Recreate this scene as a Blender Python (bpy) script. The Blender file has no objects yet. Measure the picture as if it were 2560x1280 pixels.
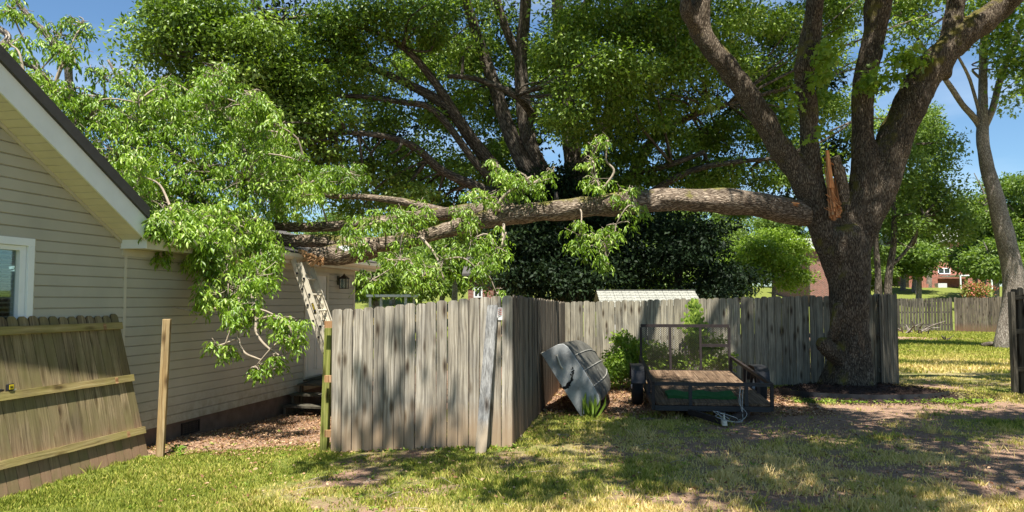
import bpy, math, random
import numpy as np
from mathutils import Vector, Matrix, noise as mnoise
random.seed(7)
RNG = np.random.default_rng(11)
C = bpy.context.scene.collection
S = bpy.context.scene
# ------------------------------------------------------------------ camera, sky, sun, exposure
FPX = 1900.0; PITCH = math.atan((752 - 640) / FPX); CAMZ = 1.8
cam = bpy.data.cameras.new('camera'); cam.sensor_width = 36; cam.lens = FPX / 2560 * 36
cam.clip_end = 2000; cam.clip_start = 0.05
camo = bpy.data.objects.new('camera', cam); C.objects.link(camo)
camo.location = (0, 0, CAMZ); camo.rotation_euler = (math.pi / 2 + PITCH, 0, 0)
S.camera = camo
SUN = Vector((0.0, -0.37, 0.93)).normalized()
w = bpy.data.worlds.new('World'); S.world = w; w.use_nodes = True
nt = w.node_tree; bg = nt.nodes['Background']
sky = nt.nodes.new('ShaderNodeTexSky'); sky.sky_type = 'NISHITA'; sky.sun_disc = False
sky.sun_elevation = math.asin(SUN.z); sky.sun_rotation = math.atan2(SUN.x, SUN.y)
sky.air_density = 1.0; sky.dust_density = 0.3; sky.ozone_density = 1.6
# thin high cloud low on the right, mixed into the sky
tc = nt.nodes.new('ShaderNodeTexCoord'); mp = nt.nodes.new('ShaderNodeMapping'); mp.inputs['Scale'].default_value = (2.2, 2.2, 9)
nz = nt.nodes.new('ShaderNodeTexNoise'); nz.inputs['Scale'].default_value = 1.6; nz.inputs['Detail'].default_value = 5
rp = nt.nodes.new('ShaderNodeValToRGB'); rp.color_ramp.elements[0].position = .46; rp.color_ramp.elements[1].position = .78
rp.color_ramp.elements[1].color = (.32, .32, .32, 1)
mx = nt.nodes.new('ShaderNodeMix'); mx.data_type = 'RGBA'; mx.inputs[7].default_value = (8.5, 9.2, 10, 1)
L = nt.links.new
L(tc.outputs['Generated'], mp.inputs[0]); L(mp.outputs[0], nz.inputs[0]); L(nz.outputs[0], rp.inputs[0])
tn = nt.nodes.new('ShaderNodeMix'); tn.data_type = 'RGBA'; tn.blend_type = 'MULTIPLY'; tn.inputs[0].default_value = 1; tn.inputs[7].default_value = (.8, 1.0, 1.12, 1)
L(rp.outputs[0], mx.inputs[0]); L(sky.outputs[0], tn.inputs[6]); L(tn.outputs[2], mx.inputs[6]); L(mx.outputs[2], bg.inputs[0])
bg.inputs[1].default_value = 0.058
sl = bpy.data.lights.new('sun', 'SUN'); sl.energy = 5.0; sl.angle = math.radians(.6); sl.color = (1, .955, .88)
so = bpy.data.objects.new('sun', sl); C.objects.link(so); so.rotation_euler = SUN.to_track_quat('Z', 'Y').to_euler()
S.view_settings.view_transform = 'Standard'; S.view_settings.look = 'None'
S.view_settings.exposure = 1.27; S.view_settings.gamma = 1
S.cycles.max_bounces = 6; S.cycles.diffuse_bounces = 3; S.cycles.transparent_max_bounces = 12

# ------------------------------------------------------------------ helpers
cp, sp_ = math.cos(PITCH), math.sin(PITCH)
def W(x, y, D):
    u = (x - 1280) / FPX; v = (640 - y) / FPX
    dy = cp - v * sp_; k = D / dy
    return np.array((u * k, D, CAMZ + (sp_ + v * cp) * k))
def sm(t):
    t = np.clip(t, 0, 1); return t * t * (3 - 2 * t)
def gz(X, Y):
    X = np.asarray(X, float); Y = np.asarray(Y, float)
    z = -.2 * sm((.6 - X) / 4.6) * sm((45 - Y) / 20)
    z = z - .13 * sm((-1 - X) / 2.5) * sm((Y - 10.5) / 4) * sm((30 - Y) / 10)
    z = z + 3.4 * sm((Y - 43) / 42) * 1.0 + 3.0 * sm((Y - 85) / 200)
    return z
def g(X, Y): return float(gz(X, Y))
def GP(x, y):
    lo, hi = 3., 300.
    for _ in range(60):
        m = (lo + hi) / 2; p = W(x, y, m)
        if p[2] > g(p[0], m): lo = m
        else: hi = m
    p = W(x, y, lo); p[2] = g(p[0], lo); return p
_lat = RNG.random((256, 256))
def vn(x, y):
    xi = np.floor(x).astype(int); yi = np.floor(y).astype(int); fx = x - xi; fy = y - yi
    fx = fx * fx * (3 - 2 * fx); fy = fy * fy * (3 - 2 * fy)
    a = _lat[xi % 256, yi % 256]; b = _lat[(xi + 1) % 256, yi % 256]; c = _lat[xi % 256, (yi + 1) % 256]; d = _lat[(xi + 1) % 256, (yi + 1) % 256]
    return (a * (1 - fx) + b * fx) * (1 - fy) + (c * (1 - fx) + d * fx) * fy
def fbm(x, y, o=4):
    s = 0; a = .5
    for k in range(o):
        s = s + a * vn(x * 2 ** k + 17 * k, y * 2 ** k + 31 * k); a *= .5
    return s / (1 - .5 ** o)

def tag(o, label=None, cat=None, group=None, kind=None):
    if label: o['label'] = label
    if cat: o['category'] = cat
    if group: o['group'] = group
    if kind: o['kind'] = kind
    return o
def thing(name, loc, label, cat, group=None):
    o = bpy.data.objects.new(name, None); C.objects.link(o); o.location = Vector([float(a) for a in loc]); o.empty_display_size = .2
    return tag(o, label, cat, group)
def worldloc(p):
    v = Vector((0, 0, 0))
    while p is not None: v = v + p.location; p = p.parent
    return v
def fastmesh(name, V, F, mat, parent=None, attrs=None, smooth=False, loc=None):
    V = np.asarray(V, np.float32)
    F = np.asarray(F, np.int32); n, k = F.shape
    off = worldloc(parent) if parent is not None else (Vector((0, 0, 0)) if loc is None else Vector([float(a) for a in loc]))
    V = V - np.array(off, np.float32)
    me = bpy.data.meshes.new(name)
    me.vertices.add(len(V)); me.vertices.foreach_set('co', V.ravel())
    me.loops.add(n * k); me.loops.foreach_set('vertex_index', F.ravel())
    me.polygons.add(n); me.polygons.foreach_set('loop_start', np.arange(0, n * k, k, dtype=np.int32))
    try: me.polygons.foreach_set('loop_total', np.full(n, k, np.int32))
    except Exception: pass
    if smooth: me.polygons.foreach_set('use_smooth', np.ones(n, bool))
    me.update(calc_edges=True)
    for an, av in (attrs or {}).items():
        av = np.asarray(av, np.float32)
        if av.ndim == 1:
            a = me.attributes.new(an, 'FLOAT', 'POINT'); a.data.foreach_set('value', av)
        else:
            a = me.attributes.new(an, 'FLOAT_VECTOR', 'POINT'); a.data.foreach_set('vector', av.ravel())
    me.validate()
    o = bpy.data.objects.new(name, me); C.objects.link(o); me.materials.append(mat)
    if parent is not None: o.parent = parent
    else: o.location = off
    return o

def nrm(v):
    v = np.asarray(v, float); return v / (np.linalg.norm(v) + 1e-12)
UP = np.array((0, 0, 1.))
class MB:
    def __init__(s): s.v = []; s.f = []; s.gc = []; s.r = []; s.e = []
    def add(s, vs, fs, gc, r=None, e=None):
        b = len(s.v); r = random.random() if r is None else r
        s.v += [tuple(float(a) for a in q) for q in vs]; s.f += [tuple(i + b for i in f) for f in fs]
        s.gc += [tuple(float(a) for a in q) for q in gc]; s.r += [r] * len(vs); s.e += [0.] * len(vs) if e is None else e
    def box(s, o, a, b, c, r=None):
        # o corner, a = long edge vector, b = width, c = thickness
        o, a, b, c = [np.asarray(q, float) for q in (o, a, b, c)]
        if np.dot(np.cross(a, b), c) < 0: o = o + c; c = -c
        la, lb, lc = [np.linalg.norm(q) for q in (a, b, c)]
        vs = []; gc = []
        for k in (0, 1):
            for (i, j) in ((0, 0), (1, 0), (1, 1), (0, 1)):
                vs.append(o + i * a + j * b + k * c); gc.append((i * la, j * lb, k * lc))
        s.add(vs, [(0, 3, 2, 1), (4, 5, 6, 7), (0, 1, 5, 4), (1, 2, 6, 5), (2, 3, 7, 6), (3, 0, 4, 7)], gc, r)
    def cbox(s, c0, size, rot=0, r=None):
        c_, s_ = math.cos(rot), math.sin(rot); ax = np.array((c_, s_, 0)) * size[0]; ay = np.array((-s_, c_, 0)) * size[1]; az = np.array((0, 0, size[2]))
        s.box(np.asarray(c0, float) - ax / 2 - ay / 2 - az / 2, ax, ay, az, r)
    def prism(s, pts, ext, r=None):
        pts = [np.asarray(p, float) for p in pts]; ext = np.asarray(ext, float); n = len(pts)
        nr = np.zeros(3)
        for i in range(n): nr += np.cross(pts[i], pts[(i + 1) % n])
        if np.dot(nr, ext) > 0: pts = pts[::-1]
        a = nrm(pts[1] - pts[0]); z = UP if abs(a[2]) < .99 else a
        base = pts[0]
        vs = pts + [p + ext for p in pts]
        nn = nrm(ext); up = UP - nn * nn[2]; up = nrm(up) if np.linalg.norm(up) > .1 else np.array((0, 1., 0)); si = np.cross(up, nn)
        lo_ = min(np.dot(q - base, up) for q in vs); gc = [(np.dot(q - base, up) - lo_, np.dot(q - base, si), np.dot(q - base, nn)) for q in vs]
        fs = [tuple(range(n)), tuple(range(2 * n - 1, n - 1, -1))] + [((i + 1) % n, i, i + n, (i + 1) % n + n) for i in range(n)]
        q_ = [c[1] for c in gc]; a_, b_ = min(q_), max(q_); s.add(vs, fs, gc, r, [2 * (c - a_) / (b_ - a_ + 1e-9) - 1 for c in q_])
    def tube(s, P, R, seg=8, r=None, wob=0, caps=True):
        P = [np.asarray(p, float) for p in P]
        if not hasattr(R, '__len__'): R = [R] * len(P)
        n = len(P); t0 = nrm(P[1] - P[0]); ref = UP if abs(t0[2]) < .9 else np.array((1., 0, 0))
        x = nrm(np.cross(t0, ref)); vs = []; gc = []; ln = 0; ph = random.random() * 50
        for i in range(n):
            t = nrm(P[min(i + 1, n - 1)] - P[max(i - 1, 0)]); x = nrm(x - t * np.dot(x, t)); y = np.cross(t, x)
            if i: ln += np.linalg.norm(P[i] - P[i - 1])
            for k in range(seg):
                a = 2 * math.pi * k / seg; rr = R[i]
                if wob: rr *= 1 + wob * mnoise.noise(Vector((math.cos(a) * 1.3 + ph, math.sin(a) * 1.3, ln * 1.6 / max(.3, min(1, R[i] * 4)))))
                q = P[i] + (x * math.cos(a) + y * math.sin(a)) * rr; vs.append(q); gc.append((ln, math.cos(a) * R[i] + ph, math.sin(a) * R[i]))
        fs = [(i * seg + k, i * seg + (k + 1) % seg, (i + 1) * seg + (k + 1) % seg, (i + 1) * seg + k) for i in range(n - 1) for k in range(seg)]
        if caps: fs += [tuple(range(seg - 1, -1, -1)), tuple((n - 1) * seg + k for k in range(seg))]
        s.add(vs, fs, gc, r)
    def build(s, name, mat, parent=None, smooth=False, loc=None, bevel=0):
        off = worldloc(parent) if parent is not None else (Vector((0, 0, 0)) if loc is None else Vector([float(a) for a in loc]))
        me = bpy.data.meshes.new(name)
        me.from_pydata([(a - off.x, b - off.y, c - off.z) for a, b, c in s.v], [], s.f)
        a = me.attributes.new('rnd', 'FLOAT', 'POINT'); a.data.foreach_set('value', s.r)
        a = me.attributes.new('edge', 'FLOAT', 'POINT'); a.data.foreach_set('value', s.e)
        a = me.attributes.new('gc', 'FLOAT_VECTOR', 'POINT'); a.data.foreach_set('vector', np.asarray(s.gc, np.float32).ravel())
        if smooth: me.polygons.foreach_set('use_smooth', [True] * len(me.polygons))
        me.update(); o = bpy.data.objects.new(name, me); C.objects.link(o); me.materials.append(mat)
        if parent is not None: o.parent = parent
        else: o.location = off
        if bevel:
            m = o.modifiers.new('bevel', 'BEVEL'); m.width = bevel; m.segments = 2; m.limit_method = 'ANGLE'
        return o
def smooth_path(P, R, k=5):
    P = np.array(P, float); R = np.array(R, float); out = []; ro = []
    n = len(P)
    for i in range(n - 1):
        p0, p1, p2, p3 = P[max(i - 1, 0)], P[i], P[i + 1], P[min(i + 2, n - 1)]
        for j in range(k):
            t = j / k
            out.append(.5 * ((2 * p1) + (-p0 + p2) * t + (2 * p0 - 5 * p1 + 4 * p2 - p3) * t * t + (-p0 + 3 * p1 - 3 * p2 + p3) * t ** 3)); ro.append(R[i] * (1 - t) + R[i + 1] * t)
    out.append(P[-1]); ro.append(R[-1]); return out, ro
def pxpath(L_, k=5):       # (x, y, D, half width px)
    P = [W(a[0], a[1], a[2]) for a in L_]; R = [a[3] * a[2] / FPX for a in L_]
    return smooth_path(P, R, k)

# ------------------------------------------------------------------ materials
class NT:
    def __init__(s, name):
        s.m = bpy.data.materials.new(name); s.m.use_nodes = True; s.t = s.m.node_tree; s.b = s.t.nodes['Principled BSDF']; s.out = s.t.nodes['Material Output']
    def n(s, ty, **kw):
        o = s.t.nodes.new('ShaderNode' + ty)
        for k, v in kw.items():
            if k.startswith('_'): setattr(o, k[1:], v)
            else: o.inputs[k].default_value = v
        return o
    def l(s, a, b): s.t.links.new(a, b)
    def attr(s, n): o = s.n('Attribute'); o.attribute_name = n; return o
    def scale(s, src, v):
        o = s.n('VectorMath', _operation='MULTIPLY'); s.l(src, o.inputs[0]); o.inputs[1].default_value = v; return o.outputs[0]
    def noise(s, src, sc, det=4, rough=.55):
        o = s.n('TexNoise'); o.inputs['Scale'].default_value = sc; o.inputs['Detail'].default_value = det; o.inputs['Roughness'].default_value = rough
        if src is not None: s.l(src, o.inputs['Vector'])
        return o.outputs[0]
    def ramp(s, src, stops):
        o = s.n('ValToRGB'); e = o.color_ramp.elements
        while len(e) < len(stops): e.new(.5)
        for i, (p, c) in enumerate(stops):
            e[i].position = p; e[i].color = (*c, 1) if len(c) == 3 else c
        s.l(src, o.inputs[0]); return o.outputs[0]
    def mix(s, f, a, b, bl='MIX'):
        o = s.n('Mix'); o.data_type = 'RGBA'; o.blend_type = bl
        for i, q in ((0, f), (6, a), (7, b)):
            if isinstance(q, (int, float)): o.inputs[i].default_value = q
            elif isinstance(q, tuple): o.inputs[i].default_value = (*q, 1)
            else: s.l(q, o.inputs[i])
        return o.outputs[2]
    def maprange(s, src, a, b, c=0, d=1):
        o = s.n('MapRange'); s.l(src, o.inputs[0])
        for i, v in ((1, a), (2, b), (3, c), (4, d)): o.inputs[i].default_value = v
        return o.outputs[0]
    def math(s, op, a, b=0):
        o = s.n('Math', _operation=op)
        for i, q in ((0, a), (1, b)):
            if isinstance(q, (int, float)): o.inputs[i].default_value = q
            else: s.l(q, o.inputs[i])
        return o.outputs[0]
    def bump(s, h, st=.4, d=.01):
        o = s.n('Bump'); o.inputs['Strength'].default_value = st; o.inputs['Distance'].default_value = d; s.l(h, o.inputs['Height']); s.l(o.outputs[0], s.b.inputs['Normal'])
    def fin(s, col=None, rough=.7, spec=.3, metal=0):
        if col is not None:
            if isinstance(col, tuple): s.b.inputs['Base Color'].default_value = (*col, 1)
            else: s.l(col, s.b.inputs['Base Color'])
        s.b.inputs['Roughness'].default_value = rough; s.b.inputs['Specular IOR Level'].default_value = spec; s.b.inputs['Metallic'].default_value = metal
        return s.m
GREY = (1, 1, 1)
def wood(name, dark, mid, light, stain=None, algae=None, var=.35, knots=True):
    t = NT(name); gc = t.attr('gc'); r = t.attr('rnd')
    sh = t.n('VectorMath', _operation='MULTIPLY_ADD'); cmb = t.n('CombineXYZ')
    for i in range(3): t.l(r.outputs['Fac'], cmb.inputs[i])
    t.l(cmb.outputs[0], sh.inputs[0]); sh.inputs[1].default_value = (37, 53, 71); t.l(gc.outputs['Vector'], sh.inputs[2])
    warp = t.noise(t.scale(sh.outputs[0], (1.2, 5, 5)), 1, 3)
    v = t.n('VectorMath', _operation='ADD'); t.l(t.scale(sh.outputs[0], (.7, 36, 36)), v.inputs[0])
    c2 = t.n('CombineXYZ'); t.l(t.math('MULTIPLY', warp, 3.6), c2.inputs[1]); t.l(c2.outputs[0], v.inputs[1])
    grain = t.noise(v.outputs[0], 1.3, 6, .65)
    col = t.ramp(grain, [(.33, dark), (.5, mid), (.66, light)])
    fine = t.noise(t.scale(sh.outputs[0], (3, 170, 170)), 1, 3)
    col = t.mix(.55, col, t.ramp(fine, [(.3, (.45, .45, .45)), (.65, (1.05, 1.05, 1.05))]), 'MULTIPLY')
    blot = t.noise(t.scale(sh.outputs[0], (2.2, 6, 6)), 1.1, 4)
    col = t.mix(.7, col, t.ramp(blot, [(.35, (.62, .62, .64)), (.6, (1.08, 1.06, 1.02))]), 'MULTIPLY')
    if knots:
        vo = t.n('TexVoronoi'); t.l(t.scale(sh.outputs[0], (2.6, 9, 9)), vo.inputs['Vector']); vo.inputs['Scale'].default_value = .8
        kn = t.ramp(vo.outputs['Distance'], [(.07, (.12, .08, .06)), (.16, (.55, .5, .45)), (.28, (1, 1, 1))])
        col = t.mix(.9, col, kn, 'MULTIPLY')
    col = t.mix(1, col, t.ramp(r.outputs['Fac'], [(0, (1 - var,) * 3), (.5, (1, .99, .97)), (1, (1 + var * .5,) * 3)]), 'MULTIPLY')
    if stain:
        sc_, z0, z1 = stain; sepx = t.n('SeparateXYZ'); t.l(gc.outputs['Vector'], sepx.inputs[0])
        nn = t.noise(sh.outputs[0], 4, 3); hz = t.math('ADD', sepx.outputs[0], t.math('MULTIPLY', nn, -.35))
        col = t.mix(t.maprange(hz, z1, z0, 0, .8), col, sc_)
    if algae:
        nn = t.noise(sh.outputs[0], 2.3, 4); col = t.mix(t.maprange(nn, .4, .65, 0, .75), col, algae)
    ed = t.math('ABSOLUTE', t.attr('edge').outputs['Fac']); col = t.mix(t.maprange(t.math('ADD', ed, t.math('MULTIPLY', grain, .08)), .90, 1.03, 0, .75), col, tuple(q * .3 for q in dark))  # board edges painted dark to stand in for the shaded gaps between boards
    t.bump(t.math('ADD', grain, fine), .5, .004)
    return t.fin(col, .85, .2)
def leafmat(name, stops, trans=.38, rough=.5, spec=.35):
    t = NT(name); r = t.attr('rnd'); col = t.ramp(r.outputs['Fac'], stops)
    t.fin(col, rough, spec)
    tr = t.n('BsdfTranslucent'); tcol = t.mix(1, col, (1.3, 1.42, .5), 'MULTIPLY'); t.l(tcol, tr.inputs[0])
    ms = t.n('MixShader'); ms.inputs[0].default_value = trans; t.l(t.b.outputs[0], ms.inputs[1]); t.l(tr.outputs[0], ms.inputs[2]); t.l(ms.outputs[0], t.out.inputs[0])
    return t.m
def bark(name, dark, mid, light, moss=None, use='gc', sc=1.0, st=.9):
    t = NT(name)
    if use == 'gc': src = t.attr('gc').outputs['Vector']; a = t.scale(src, (3.4 * sc, 17 * sc, 17 * sc))
    else: src = t.n('TexCoord').outputs['Object']; a = t.scale(src, (15 * sc, 15 * sc, 3.0 * sc))
    wv = t.noise(a, .5, 3); ad = t.n('VectorMath', _operation='ADD'); t.l(a, ad.inputs[0]); c = t.n('CombineXYZ')
    for i in range(3): t.l(t.math('MULTIPLY', wv, 2.5), c.inputs[i])
    t.l(c.outputs[0], ad.inputs[1])
    vo = t.n('TexVoronoi'); vo.feature = 'DISTANCE_TO_EDGE'; vo.inputs['Scale'].default_value = 1.6; t.l(ad.outputs[0], vo.inputs['Vector'])
    pl = t.maprange(vo.outputs['Distance'], 0, .35)
    fn = t.noise(a, 3.5, 6, .7)
    hgt = t.math('ADD', t.math('MULTIPLY', pl, .7), t.math('MULTIPLY', fn, .8))
    col = t.ramp(hgt, [(.3, dark), (.62, mid), (1.05 if False else .98, light)])
    big = t.noise(src, 1.4, 3); col = t.mix(.8, col, t.ramp(big, [(.35, (.6, .58, .55)), (.65, (1.2, 1.15, 1.1))]), 'MULTIPLY')
    li = t.noise(src, 16, 4, .7); col = t.mix(t.maprange(li, .6, .7, 0, .65), col, tuple(min(1, q * 1.9) for q in light))
    if moss:
        mc, th = moss; mm = t.noise(src, 2.1, 5, .65); geo = t.n('NewGeometry'); sx = t.n('SeparateXYZ'); t.l(geo.outputs['Normal'], sx.inputs[0])
        f = t.math('ADD', mm, t.math('MULTIPLY', t.math('ADD', sx.outputs[2], t.math('MULTIPLY', sx.outputs[0], -.35)), .2))
        col = t.mix(t.maprange(f, th, th + .12, 0, .85), col, mc)
    t.bump(hgt, st, .035 / sc)
    return t.fin(col, .9, .15)
def plain(name, c, rough=.5, spec=.4, metal=0, dirt=.2, sc=6, bmp=0):
    t = NT(name); src = t.n('TexCoord').outputs['Object']; n1 = t.noise(src, sc, 5, .6)
    col = t.mix(dirt, c, t.ramp(n1, [(.3, tuple(q * .45 for q in c)), (.7, tuple(min(1, q * 1.25) for q in c))]))
    if bmp: t.bump(t.noise(src, sc * 6, 4), bmp, .004)
    return t.fin(col, rough, spec, metal)
M = {}
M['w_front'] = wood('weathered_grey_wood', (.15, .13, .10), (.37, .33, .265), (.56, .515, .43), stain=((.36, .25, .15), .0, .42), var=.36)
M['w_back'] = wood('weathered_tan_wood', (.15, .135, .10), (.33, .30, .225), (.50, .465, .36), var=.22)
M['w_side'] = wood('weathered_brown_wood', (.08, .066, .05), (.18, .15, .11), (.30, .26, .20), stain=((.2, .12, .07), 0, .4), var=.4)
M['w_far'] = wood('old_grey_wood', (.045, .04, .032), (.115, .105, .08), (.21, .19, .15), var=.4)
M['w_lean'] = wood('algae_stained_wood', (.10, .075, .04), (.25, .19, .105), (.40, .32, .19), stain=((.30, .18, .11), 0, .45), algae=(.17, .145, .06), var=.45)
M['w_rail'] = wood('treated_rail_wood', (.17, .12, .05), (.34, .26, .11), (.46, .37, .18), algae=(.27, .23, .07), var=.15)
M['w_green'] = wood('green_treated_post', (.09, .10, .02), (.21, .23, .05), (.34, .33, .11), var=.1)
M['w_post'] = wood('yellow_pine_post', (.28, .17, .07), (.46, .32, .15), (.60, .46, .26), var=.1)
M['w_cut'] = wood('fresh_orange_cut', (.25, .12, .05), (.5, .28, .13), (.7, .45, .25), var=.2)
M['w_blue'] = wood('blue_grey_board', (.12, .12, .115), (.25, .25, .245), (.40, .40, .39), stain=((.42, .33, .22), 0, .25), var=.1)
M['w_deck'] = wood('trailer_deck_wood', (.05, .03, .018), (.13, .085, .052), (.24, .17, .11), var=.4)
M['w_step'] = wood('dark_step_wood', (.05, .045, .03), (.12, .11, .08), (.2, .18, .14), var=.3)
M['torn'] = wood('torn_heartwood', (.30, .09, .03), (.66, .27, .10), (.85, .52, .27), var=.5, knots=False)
M['bark_main'] = bark('grey_brown_bark', (.016, .012, .008), (.085, .066, .047), (.21, .175, .13), moss=((.15, .13, .025), .60), use='obj', sc=1.6)
M['bark_limb'] = bark('limb_bark', (.02, .014, .01), (.17, .13, .095), (.42, .35, .27), moss=((.16, .15, .03), .64), sc=1.5)
M['bark_oak'] = bark('oak_bark', (.02, .016, .012), (.085, .07, .055), (.20, .175, .14), sc=.9, st=.6)
M['bark_pale'] = bark('pale_bark', (.06, .05, .04), (.22, .19, .16), (.42, .38, .33), sc=1.4, st=.7)
M['twig'] = plain('twig_bark', (.34, .28, .21), .9, .1, dirt=.5, sc=20)
M['leaf_fall'] = leafmat('fallen_limb_leaf', [(0, (.08, .14, .012)), (.45, (.165, .285, .02)), (.8, (.28, .41, .045)), (1, (.44, .54, .15))], .36, .42, .45)
M['leaf_oak'] = leafmat('oak_leaf', [(0, (.03, .06, .010)), (.35, (.10, .165, .018)), (.7, (.225, .325, .045)), (1, (.44, .52, .19))], .33, .42, .4)
M['leaf_dark'] = leafmat('evergreen_and_shade_leaf', [(0, (.006, .014, .005)), (.7, (.014, .030, .009)), (1, (.06, .10, .025))], .15, .6, .2)  # brightest stop paints sunlit spots; also colours the oak's shaded backdrop
M['leaf_far'] = leafmat('far_leaf', [(0, (.055, .10, .02)), (.5, (.13, .20, .035)), (1, (.23, .30, .07))], .38)
M['leaf_lime'] = leafmat('lime_leaf', [(0, (.09, .16, .02)), (.5, (.20, .30, .035)), (1, (.34, .43, .07))], .4)
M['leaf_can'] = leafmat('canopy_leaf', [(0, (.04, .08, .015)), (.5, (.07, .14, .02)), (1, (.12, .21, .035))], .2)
M['leaf_bush'] = leafmat('shrub_leaf', [(0, (.09, .15, .02)), (.6, (.20, .30, .035)), (1, (.34, .42, .08))], .35)
M['leaf_pink'] = leafmat('flowering_shrub', [(0, (.12, .17, .03)), (.62, (.2, .22, .05)), (.66, (.55, .16, .12)), (1, (.6, .25, .2))], .3)
M['grass'] = leafmat('grass_blade', [(0, (.15, .19, .025)), (.35, (.33, .34, .06)), (.65, (.52, .43, .14)), (1, (.70, .54, .26))], .25, .7, .15)
M['litter'] = leafmat('dead_leaf', [(0, (.11, .05, .025)), (.5, (.28, .15, .08)), (1, (.52, .36, .22))], .15, .8, .1)
M['white'] = plain('white_trim', (.74, .77, .76), .45, .4, dirt=.12, sc=3)
M['almond'] = plain('almond_soffit', (.62, .58, .45), .5, .3, dirt=.15, sc=4)
M['trim'] = plain('tan_trim', (.50, .47, .37), .5, .3, dirt=.15, sc=4)
M['roof'] = plain('dark_roof_edge', (.05, .048, .046), .6, .3, dirt=.4, sc=10, bmp=.3)
M['found'] = plain('painted_foundation', (.17, .12, .09), .85, .2, dirt=.6, sc=5, bmp=.5)
M['door'] = plain('door_paint', (.62, .61, .54), .45, .35, dirt=.25, sc=2.5)
M['alu'] = plain('aluminium', (.62, .56, .43), .5, .4, .0, dirt=.25, sc=9)
M['black'] = plain('black_paint', (.018, .018, .02), .5, .4, dirt=.5, sc=12, bmp=.2)
M['rusty'] = plain('rusty_black_steel', (.026, .018, .016), .6, .35, dirt=.8, sc=14, bmp=.3)
M['rubber'] = plain('rubber', (.02, .02, .02), .8, .2, dirt=.4, sc=20)
M['yellow'] = plain('yellow_plastic', (.75, .55, .02), .4, .4, dirt=.1)
M['wire'] = plain('wire_jacket', (.5, .5, .46), .5, .3, dirt=.3)
M['shingle'] = None
def siding_mat():
    t = NT('vinyl_siding'); src = t.n('TexCoord').outputs['Object']; n1 = t.noise(src, 1.3, 4); n2 = t.noise(t.scale(src, (8, 8, 90)), 1, 4)
    col = t.mix(.5, (.40, .38, .30), t.ramp(n1, [(.35, (.33, .315, .25)), (.65, (.44, .415, .33))]))
    sx = t.n('SeparateXYZ'); t.l(src, sx.inputs[0]); g2 = t.noise(src, 7, 5, .7)
    f = t.math('MULTIPLY', t.maprange(sx.outputs[2], .75, .0), t.maprange(g2, .42, .62))
    col = t.mix(t.math('MULTIPLY', f, .7), col, (.17, .155, .075)); t.bump(n2, .12, .003)
    return t.fin(col, .55, .3)
M['siding'] = siding_mat()
def shingle_mat(name, c):
    t = NT(name); src = t.n('TexCoord').outputs['Object']; br = t.n('TexBrick'); t.l(src, br.inputs['Vector']); br.inputs['Scale'].default_value = 3
    br.inputs['Color1'].default_value = (*c, 1); br.inputs['Color2'].default_value = (*[q * .8 for q in c], 1); br.inputs['Mortar'].default_value = (*[q * .4 for q in c], 1)
    n2 = t.noise(src, 30, 4); col = t.mix(.5, br.outputs[0], t.ramp(n2, [(.3, (.5, .5, .5)), (.7, (1.1, 1.1, 1.1))]), 'MULTIPLY'); return t.fin(col, .9, .2)
def brick_mat(name, c, ax='x'):
    t = NT(name); gcv = t.attr('gc').outputs['Vector']; br = t.n('TexBrick'); t.l(gcv, br.inputs['Vector']); br.inputs['Scale'].default_value = 1; br.inputs['Brick Width'].default_value = .22; br.inputs['Row Height'].default_value = .075; br.inputs['Mortar Size'].default_value = .008
    br.inputs['Color1'].default_value = (*c, 1); br.inputs['Color2'].default_value = (*[q * .55 for q in c], 1); br.inputs['Mortar'].default_value = (.35, .3, .26, 1)
    return t.fin(br.outputs[0], .9, .2)
M['shing_grey'] = shingle_mat('grey_shingle', (.36, .36, .31)); M['shing_dark'] = shingle_mat('dark_shingle', (.12, .11, .10))
M['brick'] = brick_mat('red_brick', (.42, .12, .07)); M['brick_dark'] = brick_mat('dark_brick', (.26, .09, .06))
def hull_mat():
    t = NT('galvanised_hull'); src = t.n('TexCoord').outputs['Object']; a = t.noise(src, 3, 5, .6); b = t.noise(src, 26, 5, .7)
    col = t.ramp(a, [(.3, (.20, .20, .19)), (.5, (.37, .38, .37)), (.7, (.52, .52, .49))])
    col = t.mix(t.maprange(b, .60, .72, 0, .8), col, (.10, .09, .09)); t.bump(b, .2, .003); return t.fin(col, .5, .45, .25)
def hull2_mat():
    t = NT('weathered_hull_bottom'); src = t.n('TexCoord').outputs['Object']; a = t.noise(t.scale(src, (2, 2, 2)), 2, 5, .6); b = t.noise(t.scale(src, (18, 3, 18)), 1, 5, .7)
    col = t.ramp(a, [(.3, (.05, .048, .04)), (.7, (.13, .125, .105))]); col = t.mix(t.maprange(b, .6, .75, 0, .6), col, (.5, .48, .43)); t.bump(b, .3, .004); return t.fin(col, .6, .35, .1)
M['hull3'] = plain('worn_rib', (.30, .29, .25), .6, .3, dirt=.6, sc=12); M['hull'] = hull_mat(); M['hull2'] = hull2_mat()
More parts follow.
